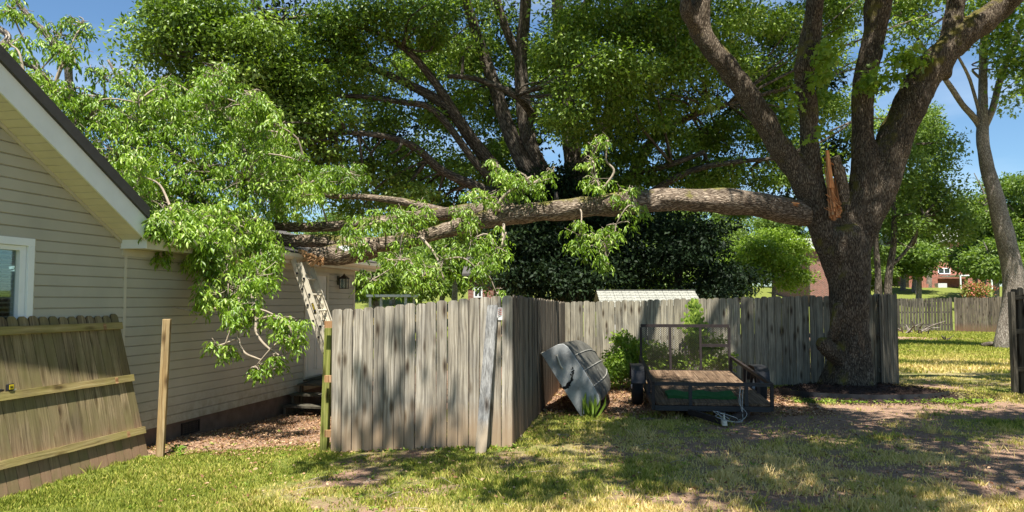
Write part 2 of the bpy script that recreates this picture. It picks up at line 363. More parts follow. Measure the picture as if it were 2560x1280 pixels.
def ground_mat():
    t = NT('yard_soil'); src = t.n('TexCoord').outputs['Object']; cov = t.attr('cov').outputs['Fac']; dry = t.attr('dry').outputs['Fac']
    n1 = t.noise(src, 2.2, 6, .7); n2 = t.noise(src, 22, 6, .75); n3 = t.noise(src, 90, 4, .7)
    earth = t.ramp(n2, [(.3, (.17, .095, .06)), (.55, (.36, .235, .16)), (.75, (.50, .37, .27))])
    gr = t.ramp(n2, [(.3, (.08, .10, .02)), (.6, (.19, .22, .045)), (.8, (.32, .31, .09))])
    st = t.ramp(n2, [(.3, (.20, .15, .07)), (.6, (.37, .31, .15)), (.8, (.52, .44, .24))])
    f1 = t.maprange(t.math('ADD', dry, t.math('MULTIPLY', n1, .5)), .5, .95); gg = t.mix(f1, gr, st)
    f2 = t.maprange(t.math('ADD', cov, t.math('MULTIPLY', t.math('SUBTRACT', n2, .5), .9)), .25, .6)
    col = t.mix(f2, earth, gg); col = t.mix(.6, col, t.ramp(n3, [(.3, (.5, .5, .5)), (.7, (1.1, 1.1, 1.1))]), 'MULTIPLY')
    t.bump(t.math('ADD', n2, n3), .8, .02); return t.fin(col, .95, .1)
M['ground'] = ground_mat()
M['mulch'] = plain('dark_mulch', (.045, .03, .024), .95, .1, dirt=.9, sc=30, bmp=1)
M['turf'] = plain('artificial_turf', (.03, .11, .035), .9, .1, dirt=.5, sc=40, bmp=1)
M['red'] = plain('red_print', (.6, .12, .08), .7, .2)
M['paper'] = plain('paper_tag', (.75, .74, .70), .8, .2, dirt=.1)
def glassmat():
    t = NT('window_glass'); gl = t.n('BsdfGlossy'); gl.inputs['Roughness'].default_value = .02; gl.inputs[0].default_value = (.8, .9, .95, 1)
    tr = t.n('BsdfTransparent'); tr.inputs[0].default_value = (.75, .8, .78, 1); fr = t.n('Fresnel'); fr.inputs[0].default_value = 1.7
    ms = t.n('MixShader'); t.l(t.maprange(fr.outputs[0], .05, 1, .05, .4), ms.inputs[0]); t.l(tr.outputs[0], ms.inputs[1]); t.l(gl.outputs[0], ms.inputs[2]); t.l(ms.outputs[0], t.out.inputs[0]); return t.m
M['glass'] = glassmat(); M['dkglass'] = plain('dark_pane', (.03, .035, .04), .1, .6)
M['white2'] = plain('white_panel', (.62, .62, .60), .5, .4, dirt=.2)

# ------------------------------------------------------------------ leaves
T_SM = (np.array([(0, 0, 0), (.42, .5, .07), (.42, -.5, .07), (1, 0, -.10)]), np.array([(0, 3, 1), (0, 2, 3)]))
T_LG = (np.array([(0, 0, 0), (.28, .40, .05), (.28, 0, -.03), (.28, -.40, .05), (.65, .42, .0), (.65, 0, -.09), (.65, -.42, .0), (1, 0, -.26)]),
        np.array([(0, 2, 1), (0, 3, 2), (1, 2, 5), (1, 5, 4), (2, 3, 6), (2, 6, 5), (4, 5, 7), (5, 6, 7)]))
T_STAR = (np.array([(0, 0, 0), (.25, .45, .03), (.45, .16, .0), (.62, .62, -.02), (.66, .17, 0), (1, 0, -.08), (.66, -.17, 0), (.62, -.62, -.02), (.45, -.16, 0), (.25, -.45, .03)]),
          np.array([(0, 2, 1), (2, 4, 3), (4, 6, 5), (6, 8, 7), (8, 0, 9), (0, 8, 2), (2, 8, 6), (2, 6, 4)]))
def nrmA(a): return a / (np.linalg.norm(a, axis=1, keepdims=True) + 1e-9)
def leafset(c, d, n, Ls, Ws, T):
    d = nrmA(d); n = nrmA(n - d * np.sum(n * d, 1, keepdims=True)); s = np.cross(n, d)
    t, f = T; N = len(c); k = len(t)
    V = c[:, None, :] + t[None, :, 0:1] * (d * Ls[:, None])[:, None, :] + t[None, :, 1:2] * (s * Ws[:, None])[:, None, :] + t[None, :, 2:3] * (n * Ls[:, None])[:, None, :]
    F = f[None] + (np.arange(N) * k)[:, None, None]
    return V.reshape(-1, 3), F.reshape(-1, 3)
def blobleaf(name, blobs, total, size, mat, parent, T=T_SM, clump=.45, flat=.6, asp=.5, droop=.2, per=60, rb=0., keep=None, shell=.45, loc=None, seed=None):
    rg = np.random.default_rng(abs(hash(name + str(total))) % 9999 if seed is None else seed)
    vol = np.array([(b[1][0] * b[1][1] + b[1][0] * b[1][2] + b[1][1] * b[1][2]) * (b[2] if len(b) > 2 else 1) for b in blobs]); vol /= vol.sum()
    cs = []; cr = []
    for b, v in zip(blobs, vol):
        nc = max(2, int(total * v / per)); u = nrmA(rg.normal(size=(nc, 3))); r = rg.random(nc) ** shell
        cs.append(np.array(b[0]) + u * r[:, None] * np.array(b[1])); cr.append(np.full(nc, rg.random() * .3))
    cs = np.concatenate(cs); cr = np.concatenate(cr) + rg.random(len(cs)) * .35
    rad = clump * (.6 + .8 * rg.random(len(cs)))
    idx = rg.integers(0, len(cs), total); u = nrmA(rg.normal(size=(total, 3))) * (rg.random((total, 1)) ** .42) * 1.05
    c = cs[idx] + u * rad[idx][:, None] * np.array((1, 1, flat))
    out = nrmA(u + 1e-6)
    n = np.array((0, 0, 1.)) * .65 + rg.normal(size=(total, 3)) * .6 + out * .5
    d = out * .8 + rg.normal(size=(total, 3)) * .6 + np.array((0, 0, -droop))
    Ls = size * (.65 + .7 * rg.random(total)); Ws = Ls * asp
    rnd = np.clip(cr[idx] * .8 + rg.random(total) * .5 + rb, 0, 1)
    if keep is not None:
        k = keep(c); c, n, d, Ls, Ws, rnd = c[k], n[k], d[k], Ls[k], Ws[k], rnd[k]
    V, F = leafset(c, d, n, Ls, Ws, T)
    return fastmesh(name, V, F, mat, parent, {'rnd': np.repeat(rnd, len(T[0]))}, loc=loc)
def B(x, y, D, rx, ry, rd, wgt=1): k = D / FPX; return (W(x, y, D), (rx * k, rd, ry * k), wgt)

# ------------------------------------------------------------------ ground sheet
def ticks(*segs):
    out = []
    for a, b, s in segs: out += list(np.arange(a, b, s))
    out.append(segs[-1][1]); return np.array(out)
gx = ticks((-400, -60, 40), (-60, -10, 5), (-10, -7, .5), (-7, 13, .1), (13, 25, .6), (25, 60, 5), (60, 400, 40))
gy = ticks((-60, -5, 10), (-5, 5, 1), (5, 18, .1), (18, 60, .5), (60, 120, 3), (120, 600, 40))
XX, YY = np.meshgrid(gx, gy, indexing='ij')
WO = np.array((-5.15, 10.08)); WD = np.array((.196, .981)); WN = np.array((.981, -.196))
def WS(s, n, z): return np.array((WO[0] + WD[0] * s + WN[0] * n, WO[1] + WD[1] * s + WN[1] * n, z))
def wall_n(X, Y): return (X - WO[0]) * WN[0] + (Y - WO[1]) * WN[1]
def covdry(X, Y):
    a = fbm(X * .55 + 5, Y * .55 + 9, 4); b = fbm(X * 1.7 + 40, Y * 1.7, 4)
    green = sm((-1.2 - X) / 2.5) * sm((12 - Y) / 2)
    cov = .78 + (a - .5) * 2.0 + (b - .5) * 1.0 + green * .8
    bare = np.exp(-(((X - 2.0) / 1.6) ** 2 + ((Y - 7.0) / .45) ** 2)) + np.exp(-(((X - 4.6) / 1.5) ** 2 + ((Y - 7.9) / .6) ** 2)) + .9 * np.exp(-(((X - 8.4) / 2.5) ** 2 + ((Y - 13) / 1.8) ** 2)) + .7 * np.exp(-(((X - 4) / .9) ** 2 + ((Y - 10.8) / .6) ** 2))
    cov = cov - bare * .75
    sn = wall_n(X, Y); house = sm((1.0 + .0 * X + 4.2 * sm((Y - 10.0) / 1.2) - sn) / .8) * sm((Y - 9.6) / .5) * sm((-1.6 - X + .2 * (Y - 10)) / .5)
    cov = cov - house * 1.6
    bed = sm((Y - 12.2) / .8) * sm((17.5 - Y) / .5) * sm((X - .0) / .4) * sm((5.2 - X) / .6); cov = cov - bed * 1.1
    rt = sm((X - 1.5) / 2) * sm((15 - Y) / 3); cov = cov - rt * .42
    far = sm((Y - 22) / 6); band = fbm(X * .12 + 3, Y * .45, 3); cov = cov * (1 - far) + far * (.35 + (band - .38) * 3.2)
    far2 = sm((Y - 44) / 4); cov = cov * (1 - far2) + .95 * far2
    dry = .42 + (fbm(X * .8 + 90, Y * .8 + 20, 4) - .5) * 1.3 * (1 - .65 * green) + .28 * sm((X + 1.2) / 1.6) * sm((11.5 - Y) / 3) - green * .28 + .14 * sm((X - 1.5) / 2)
    dry = dry * (1 - far) + .25 * far
    return np.clip(cov, 0, 1.2), np.clip(dry, 0, 1)
ZZ = gz(XX, YY); near = (YY > 5) & (YY < 18)
ZZ = ZZ + near * ((fbm(XX * 2.2, YY * 2.2, 3) - .5) * .05)
cv, dr = covdry(XX, YY)
ni, nj = XX.shape; V = np.stack([XX, YY, ZZ], -1).reshape(-1, 3); idx = np.arange(ni * nj).reshape(ni, nj)
F = np.stack([idx[:-1, :-1], idx[1:, :-1], idx[1:, 1:], idx[:-1, 1:]], -1).reshape(-1, 4)
o = fastmesh('ground', V, F, M['ground'], attrs={'cov': cv.ravel(), 'dry': dr.ravel()}, smooth=True); tag(o, kind='structure')

# grass blades
def fr(X, Y, m=.6): return np.abs(X) < Y * .70 + m
N = 520000
rg = np.random.default_rng(5)
Y = 5.6 * (18.5 / 5.6) ** rg.random(N); X = (rg.random(N) * 2 - 1) * (Y * .70 + .5)
c_, d_ = covdry(X, Y); tuft = fbm(X * 5, Y * 5, 3)
k = (rg.random(N) < np.clip(c_ * 1.1 - .12 + (tuft - .5) * 1.2, 0.03, 1)) & (wall_n(X, Y) > .15) & ~(((X - 6.8) / 1.9) ** 2 + ((Y - 14.9) / 1.3) ** 2 < 1)
X, Y, d_, c_, tuft = X[k], Y[k], d_[k], c_[k], tuft[k]; n_ = len(X)
h = (.020 + .040 * rg.random(n_) ** 2 + .06 * np.clip(tuft - .45, 0, 1) * 2) * (.7 + .5 * np.clip(c_, 0, 1)) * np.clip(1.15 - .1 * (Y - 6), .75, 1.1)
h = h * (1 - .25 * sm((-X) / 2)); a = rg.random(n_) * 6.283; ln = rg.random(n_) * .9; wd = .0045 + .004 * rg.random(n_) + .0006 * (Y - 6)
base = np.stack([X, Y, gz(X, Y) - .006], 1); side = np.stack([np.cos(a), np.sin(a), 0 * a], 1) * wd[:, None]
b2 = rg.random(n_) * 6.283; lean = np.stack([np.cos(b2) * ln, np.sin(b2) * ln, np.ones(n_)], 1) * h[:, None]
V = np.stack([base - side, base + side, base + lean * .55 + side * .6 + np.array((0, 0, .004)), base + lean], 1).reshape(-1, 3)
F = (np.array([(0, 1, 2), (0, 2, 3)])[None] + (np.arange(n_) * 4)[:, None, None]).reshape(-1, 3)
rv = np.clip(d_ + rg.normal(size=n_) * .22 + .03, 0, 1)
o = fastmesh('grass', V, F, M['grass'], attrs={'rnd': np.repeat(rv, 4)}, loc=(0, 10, 0)); tag(o, 'short patchy green and straw coloured grass across the yard', 'grass', kind='stuff')
# far grass tufts
N = 60000; Y = 19 + 26 * rg.random(N) ** .8; X = Y * (.44 + .24 * rg.random(N)); c_, d_ = covdry(X, Y); k = rg.random(N) < c_; X, Y, d_ = X[k], Y[k], d_[k]; n_ = len(X)
base = np.stack([X, Y, gz(X, Y) - .01], 1); a = rg.random(n_) * 6.283; side = np.stack([np.cos(a), np.sin(a), 0 * a], 1) * .03; lean = np.stack([rg.normal(size=n_) * .03, rg.normal(size=n_) * .03, .05 + .06 * rg.random(n_)], 1)
V = np.stack([base - side, base + side, base + lean], 1).reshape(-1, 3); F = np.arange(n_ * 3).reshape(-1, 3)
o = fastmesh('grass', V, F, M['grass'], attrs={'rnd': np.repeat(np.clip(d_ + rg.normal(size=n_) * .12, 0, 1), 3)}, loc=(15, 30, 0)); tag(o, 'sunlit lawn grass of the far yard seen through the open gate', 'grass', kind='stuff')
# leaf litter
def litter(name, X, Y, label, size=.035, dz=.012):
    n_ = len(X); c = np.stack([X, Y, gz(X, Y) + dz + .01 * rg.random(n_)], 1); d = rg.normal(size=(n_, 3)) * np.array((1, 1, .25)); nn = np.array((0, 0, 1.)) + rg.normal(size=(n_, 3)) * .45
    Ls = size * (.5 + rg.random(n_)); V, F = leafset(c, d, nn, Ls, Ls * .6, T_SM)
    o = fastmesh(name, V, F, M['litter'], attrs={'rnd': np.repeat(rg.random(n_), 4)}, loc=(float(X.mean()), float(Y.mean()), 0)); tag(o, label, 'leaf litter', kind='stuff')
n0 = 26000; X = -5.6 + 4.6 * rg.random(n0); Y = 9.4 + 9 * rg.random(n0); k = (wall_n(X, Y) > .03) & (X < -1.2) & (Y > 9.9 + .25 * (fbm(X * 2, Y * 0 + 3) - .5) * 4) ; litter('leaf_litter', X[k], Y[k], 'brown dead leaves strewn on the dirt beside the house wall')
n0 = 16000; X = .2 + 5 * rg.random(n0); Y = 12 + 5 * rg.random(n0); litter('leaf_litter', X, Y, 'brown dead leaves under the trailer and shrub along the back fence', .045)

# ------------------------------------------------------------------ house
hs = thing('house', WS(0, 0, g(-5.15, 10)), 'single storey house in tan vinyl siding with white rake boards under the fallen branches', 'house')
RS = .587   # rake slope
def zr(s): return 2.60 + (-.10 - s) * RS
mb = MB(); S0 = -9.0; RID = -4.3; ch = .130
def course(s0, s1a, z, r=.5, s1b=None):    # one lap of siding: bottom proud
    s1b = s1a if s1b is None else s1b
    a, b = WS(s0, .026, z), WS(s1a, .026, z); c, d = WS(s1b, .004, z + ch), WS(s0, .004, z + ch)
    a2, b2 = WS(s0, .003, z), WS(s1a, .003, z)
    m_, m2 = WS(s0, .017, z + ch * .86), WS(s1b if s1b == s1a else s1a + (s1b - s1a) * .86, .017, z + ch * .86)
    mb.add([a, b, m2, m_, c, d, a2, b2], [(0, 1, 2, 3), (3, 2, 4, 5), (6, 7, 1, 0)], [(0, 0, 0)] * 8, r)
z = .03; k = 0
WIN = (-2.75, -1.50, .68, 2.50)
while z < zr(RID) + .1:
    for sgn in (0,):
        if z + ch <= 2.62: e1 = e2 = -.02
        else:
            e1 = -.10 - (z - 2.60) / RS; e2 = -.10 - (z + ch - 2.60) / RS
        l0 = 2 * RID - e1 if z > 2.6 else S0
        if e1 > RID:
            if WIN[2] < z + ch and z < WIN[3] - .02:
                course(S0, WIN[0], z); course(WIN[1], e1, z, s1b=e2)
            else: course(l0, e1, z, s1b=max(e2, RID))
    z += ch; k += 1
z = .03
while z < 2.5:
    if z < 2.4 and z + ch > .22: course(.03, 5.14, z); course(6.27, 7.60, z)
    else: course(.03, 7.60, z)
    z += ch
mb.build('wall', M['siding'], hs)
mb = MB(); mb.box(WS(S0, -.001, -.5), WS(-.02, -.001, -.5) - WS(S0, -.001, -.5), WN3 if False else np.array((-WN[0], -WN[1], 0)) * .1, (0, 0, .54))
mb.box(WS(-.02, -.03, -.5), WS(7.6, 0, 0) - WS(-.02, 0, 0), np.array((-WN[0], -WN[1], 0)) * .1, (0, 0, .54))
mb.build('foundation', M['found'], hs)
mb = MB()   # structural body behind the siding
nn3 = np.array((-WN[0], -WN[1], 0))
mb.box(WS(S0, -.02, .03), WS(WIN[0], 0, 0) - WS(S0, 0, 0), nn3 * .12, (0, 0, 2.5)); mb.box(WS(WIN[1], -.02, .03), WS(7.6, 0, 0) - WS(WIN[1], 0, 0), nn3 * .12, (0, 0, 2.5))
mb.box(WS(WIN[0], -.02, .03), WS(WIN[1], 0, 0) - WS(WIN[0], 0, 0), nn3 * .12, (0, 0, WIN[2] - .03))
mb.box(WS(7.48, -.14, -.5), nn3 * 8, np.array((WD[0], WD[1], 0)) * .12, (0, 0, 3.0))
mb.box(WS(S0, -.14, -.5), nn3 * 8, np.array((WD[0], WD[1], 0)) * .12, (0, 0, 3.0))
mb.box(WS(S0, -8.14, -.5), WS(7.6, 0, 0) - WS(S0, 0, 0), nn3 * .12, (0, 0, 3.0))
pts = [WS(2 * RID + .1, -.02, 2.53), WS(-.1, -.02, 2.53), WS(RID, -.02, zr(RID))]; mb.prism(pts, nn3 * .1)
# gable end of the far side of the extension
mb.prism([WS(7.5, -.1, 2.5), WS(7.5, -8.1, 2.5), WS(7.5, -4.1, 2.5 + 4.0 * .33)], np.array((WD[0], WD[1], 0)) * .1)
mb.build('backing_wall', M['trim'], hs)
# corner trim strips
mb = MB(); mb.box(WS(-.022, .001, .0), (0, 0, 2.48), WS(.05, 0, 0) - WS(0, 0, 0), np.array((*WN, 0)) * .024); mb.build('corner_trim', M['trim'], hs)
mb = MB(); mb.box(WS(7.56, .001, .0), (0, 0, 2.45), WS(.09, 0, 0) - WS(0, 0, 0), np.array((*WN, 0)) * .028); mb.build('corner_trim', M['trim'], hs)
WNv = np.array((*WN, 0)); WDv = np.array((*WD, 0))
# gable rake: soffit, fascia, dark edge
OV = .38; E = -.10
def zrk(s, dz): return zr(s) + dz
mb = MB(); mg = MB()
ns = 44
for i in range(ns):     # soffit panels across the overhang, a groove between each pair
    s0 = E - i * .108; s1 = s0 - .098
    a, b, c, d = WS(s0, .02, zr(s0) + .0), WS(s0, OV - .004, zr(s0) + .0), WS(s1, OV - .004, zr(s1)), WS(s1, .02, zr(s1)); mb.prism([a, b, c, d], (0, 0, .014), .5)
    a, b, c, d = WS(s1 - .0005, .02, zr(s1) + .010), WS(s1 - .0005, OV - .004, zr(s1) + .010), WS(s1 - .0095, OV - .004, zr(s1 - .0095) + .010), WS(s1 - .0095, .02, zr(s1 - .0095) + .010); mg.prism([a, b, c, d], (0, 0, .004), .1)
mg.build('soffit_groove', M['roof'], hs)  # groove strips coloured dark to stand in for the shade inside them
mb.build('soffit', M['almond'], hs)
mb = MB(); mb.prism([WS(E, .019, zr(E) - .045), WS(RID, .019, zr(RID) - .045), WS(RID, .019, zr(RID) - .002), WS(E, .019, zr(E) - .002)], WNv * .022); mb.build('rake_trim', M['trim'], hs)
mb = MB(); mb.prism([WS(E + .0, OV, zr(E) - .02), WS(RID, OV, zr(RID) - .02), WS(RID, OV, zr(RID) + .27), WS(E, OV, zr(E) + .27)], WNv * .022); mb.build('fascia', M['white'], hs)
mb = MB()
th = .15
mb.prism([WS(E + .0, OV - .05, zr(E) + .272), WS(RID, OV - .05, zr(RID) + .272), WS(RID, OV - .05, zr(RID) + .272 + th), WS(E + .0, OV - .05, zr(E) + .272 + th)], WNv * .11)
mb.prism([WS(E + .06, OV - .05, zr(E + .06) + .272 + th - .05), WS(RID, OV - .05, zr(RID) + .272 + th - .05), WS(RID, OV - .05, zr(RID) + .272 + th - .003), WS(E + .06, OV - .05, zr(E + .06) + .272 + th - .003)], WNv * -8.5)
lw = 2 * RID - E
mb.prism([WS(lw - .06, OV, zr(E) + .272), WS(RID - .002, OV, zr(RID) + .272), WS(RID - .002, OV, zr(RID) + .272 + th - .01), WS(lw - .06, OV, zr(E) + .272 + th - .01)], WNv * -9)
mb.build('roof', M['roof'], hs)
# extension eave: box, fascia, gutter, roof
mb = MB(); mb.box(WS(E + .01, 0.0, 2.49), WS(8.0, 0, 0) - WS(E + .01, 0, 0), WNv * (OV - .004), (0, 0, .02)); mb.box(WS(-.08, .02, 2.40), WS(7.6, 0, 0) - WS(-.08, 0, 0), WNv * .02, (0, 0, .088)); mb.build('eave_soffit', M['trim'], hs)
mb = MB(); mb.box(WS(E, .0, 2.485), WNv * (OV + .02), WDv * .012, (0, 0, .115)); mb.build('eave_end_cap', M['white'], hs)
mb = MB(); mb.box(WS(E + .012, OV - .003, 2.48), WS(8.0, 0, 0) - WS(E + .012, 0, 0), WNv * .02, (0, 0, .17)); mb.build('eave_fascia', M['almond'], hs)
mb = MB()
pr = [(0, 0), (.075, 0), (.12, .05), (.12, .115), (.11, .115), (.11, .055), (.07, .012), (0, .012)]
mb.prism([WS(.28, OV + .018 + a, 2.545 + b) for a, b in pr], WS(8.0, 0, 0) - WS(.28, 0, 0)); mb.build('gutter', M['almond'], hs)
mb = MB(); mb.prism([WS(E, OV + .05, 2.655), WS(E, OV + .05, 2.70), WS(E, -4.1, 2.70 + 4.5 * .33), WS(E, -4.1, 2.655 + 4.5 * .33)], WS(8.05, 0, 0) - WS(E, 0, 0))
mb.prism([WS(E, -8.6, 2.655), WS(E, -8.6, 2.70), WS(E, -4.102, 2.70 + 4.5 * .33), WS(E, -4.102, 2.655 + 4.5 * .33)], WS(8.05, 0, 0) - WS(E, 0, 0)); mb.build('lower_roof', M['shing_dark'], hs)
# window
wn = MB(); s0, s1, z0, z1 = WIN
for (a, b, c, d, n0, t_) in ((s0, s1, z1 - .085, z1 + .0, .0, .035), (s0, s1, z0, z0 + .085, 0, .035), (s1 - .085, s1, z0 + .085, z1 - .085, 0, .035), (s0, s0 + .085, z0 + .085, z1 - .085, 0, .035)):
    wn.box(WS(a, n0, c), WS(b, 0, 0) - WS(a, 0, 0), WNv * t_, (0, 0, d - c))
for (a, b, c, d) in ((s0 + .087, s1 - .087, z1 - .14, z1 - .087), (s1 - .17, s1 - .087, z0 + .087, z1 - .14), (s0 + .087, s0 + .14, z0 + .087, z1 - .14), (s0 + .14, s1 - .17, z0 + .087, z0 + .14)):
    wn.box(WS(a, -.06, c), WS(b, 0, 0) - WS(a, 0, 0), WNv * .065, (0, 0, d - c))
wino = wn.build('window', M['white'], hs, bevel=.003)
m2 = MB(); m2.box(WS(s1 + .001, .0, z0 - .03), (0, 0, z1 - z0 + .05), WDv * .022, WNv * .022); m2.box(WS(s0, 0, z1 + .001), WS(s1 + .023, 0, 0) - WS(s0, 0, 0), WNv * .022, (0, 0, .022)); m2.build('window_trim', M['trim'], wino)
m2 = MB(); m2.box(WS(s0 + .1, -.05, z0 + .1), WS(s1 - .12, 0, 0) - WS(s0 + .1, 0, 0), WNv * .004, (0, 0, z1 - z0 - .22)); m2.build('pane', M['glass'], wino)
m2 = MB(); zz = z0 + .15
while zz < z1 - .15:
    m2.box(WS(s0 + .12, -.115, zz), WS(s1 - .17, 0, 0) - WS(s0 + .12, 0, 0), WNv * .05 + np.array((0, 0, .018)), (0, 0, .003)); zz += .052
m2.build('blinds', M['white2'], wino)
m2 = MB(); m2.box(WS(s0, -.30, z0), WS(s1, 0, 0) - WS(s0, 0, 0), nn3 * .02, (0, 0, z1 - z0)); m2.build('dark_room_panel', M['black'], wino)  # black panel stands in for the darkness of the unlit room
# door
dr_ = MB(); ds0, ds1, dz0, dz1 = 5.22, 6.15, .24, 2.30
for (a, b, c, d) in ((ds0 - .07, ds1 + .09, dz1 + .02, dz1 + .09), (ds0 - .07, ds0 - .005, dz0, dz1 + .02), (ds1 + .005, ds1 + .09, dz0, dz1 + .02)):
    dr_.box(WS(a, .0, c), WS(b, 0, 0) - WS(a, 0, 0), WNv * .03, (0, 0, d - c))
dro = dr_.build('door', M['trim'], hs)
m2 = MB(); m2.box(WS(ds0, -.03, dz0 + .04), WS(ds1, 0, 0) - WS(ds0, 0, 0), WNv * .04, (0, 0, dz1 - dz0 - .02))
for (a, b, c, d) in ((.12, .42, .15, .78), (.52, .82, .15, .78), (.12, .42, .95, 1.6), (.52, .82, .95, 1.6), (.12, .42, 1.7, 1.95), (.52, .82, 1.7, 1.95)):
    for (e, f_, g_, h_) in ((a, b, c, c + .012), (a, b, d - .012, d), (a, a + .012, c + .012, d - .012), (b - .012, b, c + .012, d - .012)):
        m2.box(WS(ds0 + e, .0105, dz0 + g_), WS(ds0 + f_, 0, 0) - WS(ds0 + e, 0, 0), WNv * .007, (0, 0, h_ - g_))
m2.build('door_slab', M['door'], dro)
m2 = MB(); m2.box(WS(ds0 - .05, .0, dz0 - .03), WS(ds1 + .05, 0, 0) - WS(ds0 - .05, 0, 0), WNv * .10, (0, 0, .035)); m2.build('threshold', M['w_step'], dro)
m2 = MB(); p = WS(ds1 - .07, .01, dz0 + .98); m2.tube([p, p + WNv * .05, p + WNv * .055, p + WNv * .085], [.012, .012, .028, .02], 12); m2.build('knob', M['alu'], dro, smooth=True)
# lantern
ln_ = MB(); lp = W(843, 706, 16.85); lp = WS(6.72, 0, lp[2]); ln_.box(lp + WNv * .0 - WDv * .06 + UP * -.06, UP * .2, WDv * .12, WNv * .03)
ln_.tube([lp + WNv * .03 + UP * .06, lp + WNv * .10 + UP * .12, lp + WNv * .16 + UP * .13], .01, 6)
c0 = lp + WNv * .16
for a, b in ((-1, -1), (1, -1), (1, 1), (-1, 1)): ln_.box(c0 + WDv * a * .07 + WNv * b * .07 - UP * .13 - WDv * .006 - WNv * .006, UP * .2, WDv * .012, WNv * .012)
def sq(c, r, z): return [c + WDv * a * r + WNv * b * r + UP * z for a, b in ((-1, -1), (1, -1), (1, 1), (-1, 1))]
for (r0, z0_, r1, z1_) in ((.085, .07, .09, .09), (.09, .09, .02, .15), (.02, .15, .005, .19), (.08, -.145, .08, -.13)):
    vs = sq(c0, r0, z0_) + sq(c0, r1, z1_); ln_.add(vs, [(3, 2, 1, 0), (4, 5, 6, 7), (0, 1, 5, 4), (1, 2, 6, 5), (2, 3, 7, 6), (3, 0, 4, 7)], [(0, 0, 0)] * 8)
lo = ln_.build('lantern', M['black'], hs)
m2 = MB(); m2.cbox(c0 - UP * .03, (.11, .11, .19), math.atan2(WD[1], WD[0])); m2.build('lantern_glass', M['glass'], lo)
# crawlspace vent
m2 = MB(); vz = -.20
for (a, b, c, d) in ((1.35, 1.80, vz, vz + .02), (1.35, 1.80, vz + .16, vz + .18), (1.35, 1.37, vz + .02, vz + .16), (1.78, 1.80, vz + .02, vz + .16)): m2.box(WS(a, -.028, c), WS(b, 0, 0) - WS(a, 0, 0), WNv * .018, (0, 0, d - c))
for i in range(12): m2.box(WS(1.385 + i * .034, -.026, vz + .02), (0, 0, .14), WDv * .006, WNv * .008)
for i in range(4): m2.box(WS(1.37, -.025, vz + .045 + i * .03), WDv * .41, WNv * .004, (0, 0, .005))
m2.build('crawlspace_vent', M['rusty'], hs)
# steps
st = thing('wooden_steps', WS(4.3, .5, -.33), 'dark weathered wooden steps of three treads up to the back door', 'steps')
m2 = MB()
for i, (a, b, zt) in enumerate(((4.22, 4.58, -.14), (4.52, 4.88, .04))):
    for j in range(2): m2.box(WS(a + j * .175, .06, zt), WNv * 1.15, WDv * .165, UP * -.035)
m2.build('tread', M['w_step'], st)
m2 = MB()
for j in range(10): m2.box(WS(4.82 + j * .15, .06, .20), WNv * 1.15, WDv * .144, UP * -.035)
m2.build('landing', M['w_step'], st)
m2 = MB()
for n_0 in (.08, 1.14):
    m2 = MB(); m2.box(WS(4.25, n_0, -.45), UP * .27, WDv * .3, WNv * .04); m2.box(WS(4.56, n_0, -.45), UP * .45, WDv * .3, WNv * .04); m2.box(WS(4.87, n_0, -.45), UP * .61, WDv * .1, WNv * .04); m2.build('stringer', M['w_step'], st); m2 = MB(); m2.box(WS(6.1, n_0, -.45), UP * .61, WDv * .1, WNv * .04); m2.build('post', M['w_step'], st)


# ------------------------------------------------------------------ fences
def picket(mb, base, top_z, wdir, width, tdir, th=.016, ear=.03, lean=(0, 0, 0), r=None):
    base = np.asarray(base, float); h_ = top_z - base[2]; lean = np.asarray(lean, float)
    w_ = wdir * width; p0 = base; up = UP * h_ + lean
    e = ear * (.8 + .4 * random.random()); k = 1 - e / h_
    pts = [p0, p0 + w_, p0 + w_ + up * k, p0 + w_ * .93 + up * (k + (1 - k) * .45), p0 + w_ * .74 + up, p0 + w_ * .26 + up, p0 + w_ * .07 + up * (k + (1 - k) * .45), p0 + up * k]
    mb.prism(pts, tdir * th, r)
def fence(name, p0, p1, hgt, label, mat, railmat, side=1, pw=.139, gap=.007, posts=True, group=None, jitter=.012, tops=None, bot=.02, postmat=None, cat='fence', raildz=(.22, .95, 1.6)):
    p0 = np.asarray(p0, float); p1 = np.asarray(p1, float); d = p1 - p0; Lh = np.linalg.norm(d[:2]); dh = np.array((d[0], d[1], 0)) / Lh
    fn = np.array((dh[1], -dh[0], 0)) * side        # direction pickets face
    t = thing(name, (p0[0], p0[1], g(p0[0], p0[1])), label, cat, group)
    n = max(1, int(round(Lh / (pw + gap)))); stp = Lh / n; m = MB()
    zt = lambda s: (p0[2] + (p1[2] - p0[2]) * s / Lh)
    for i in range(n):
        s = i * stp; q = p0 + dh * s; gzv = g(q[0], q[1])
        w_ = stp - gap - random.random() * .003
        picket(m, (q[0], q[1], gzv + bot - .02 * random.random()), zt(s + stp / 2) + random.uniform(-1, 1) * jitter, dh, w_, fn, th=.016 + .003 * random.random(), lean=dh * random.uniform(-.008, .008) + fn * random.uniform(-.010, .010))
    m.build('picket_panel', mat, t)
    for hz in raildz:
        m = MB(); a = p0 - fn * .042; za = zt(0) - hgt + hz; zb = zt(Lh) - hgt + hz
        m.box((a[0], a[1], za), (d[0], d[1], zb - za), (0, 0, .088), fn * .04); m.build('rail', railmat, t)
    if posts:
        k = max(1, int(round(Lh / 2.4)))
        for i in range(k + 1):
            q = p0 + dh * (Lh * i / k) - fn * .135; s = Lh * i / k; s_off = -.045 if i < k else -.09
            m = MB(); m.box(np.array((q[0], q[1], g(q[0], q[1]) - .1)) + dh * (.06 if i == 0 else s_off), UP * (zt(s) - g(q[0], q[1]) + .04 - (.0 if i else 0)), dh * .088, fn * .088); m.build('post', postmat or railmat, t)
    return t, dh, fn
FL = W(833, 776, 9.86); FR = W(1282, 738, 9.50)
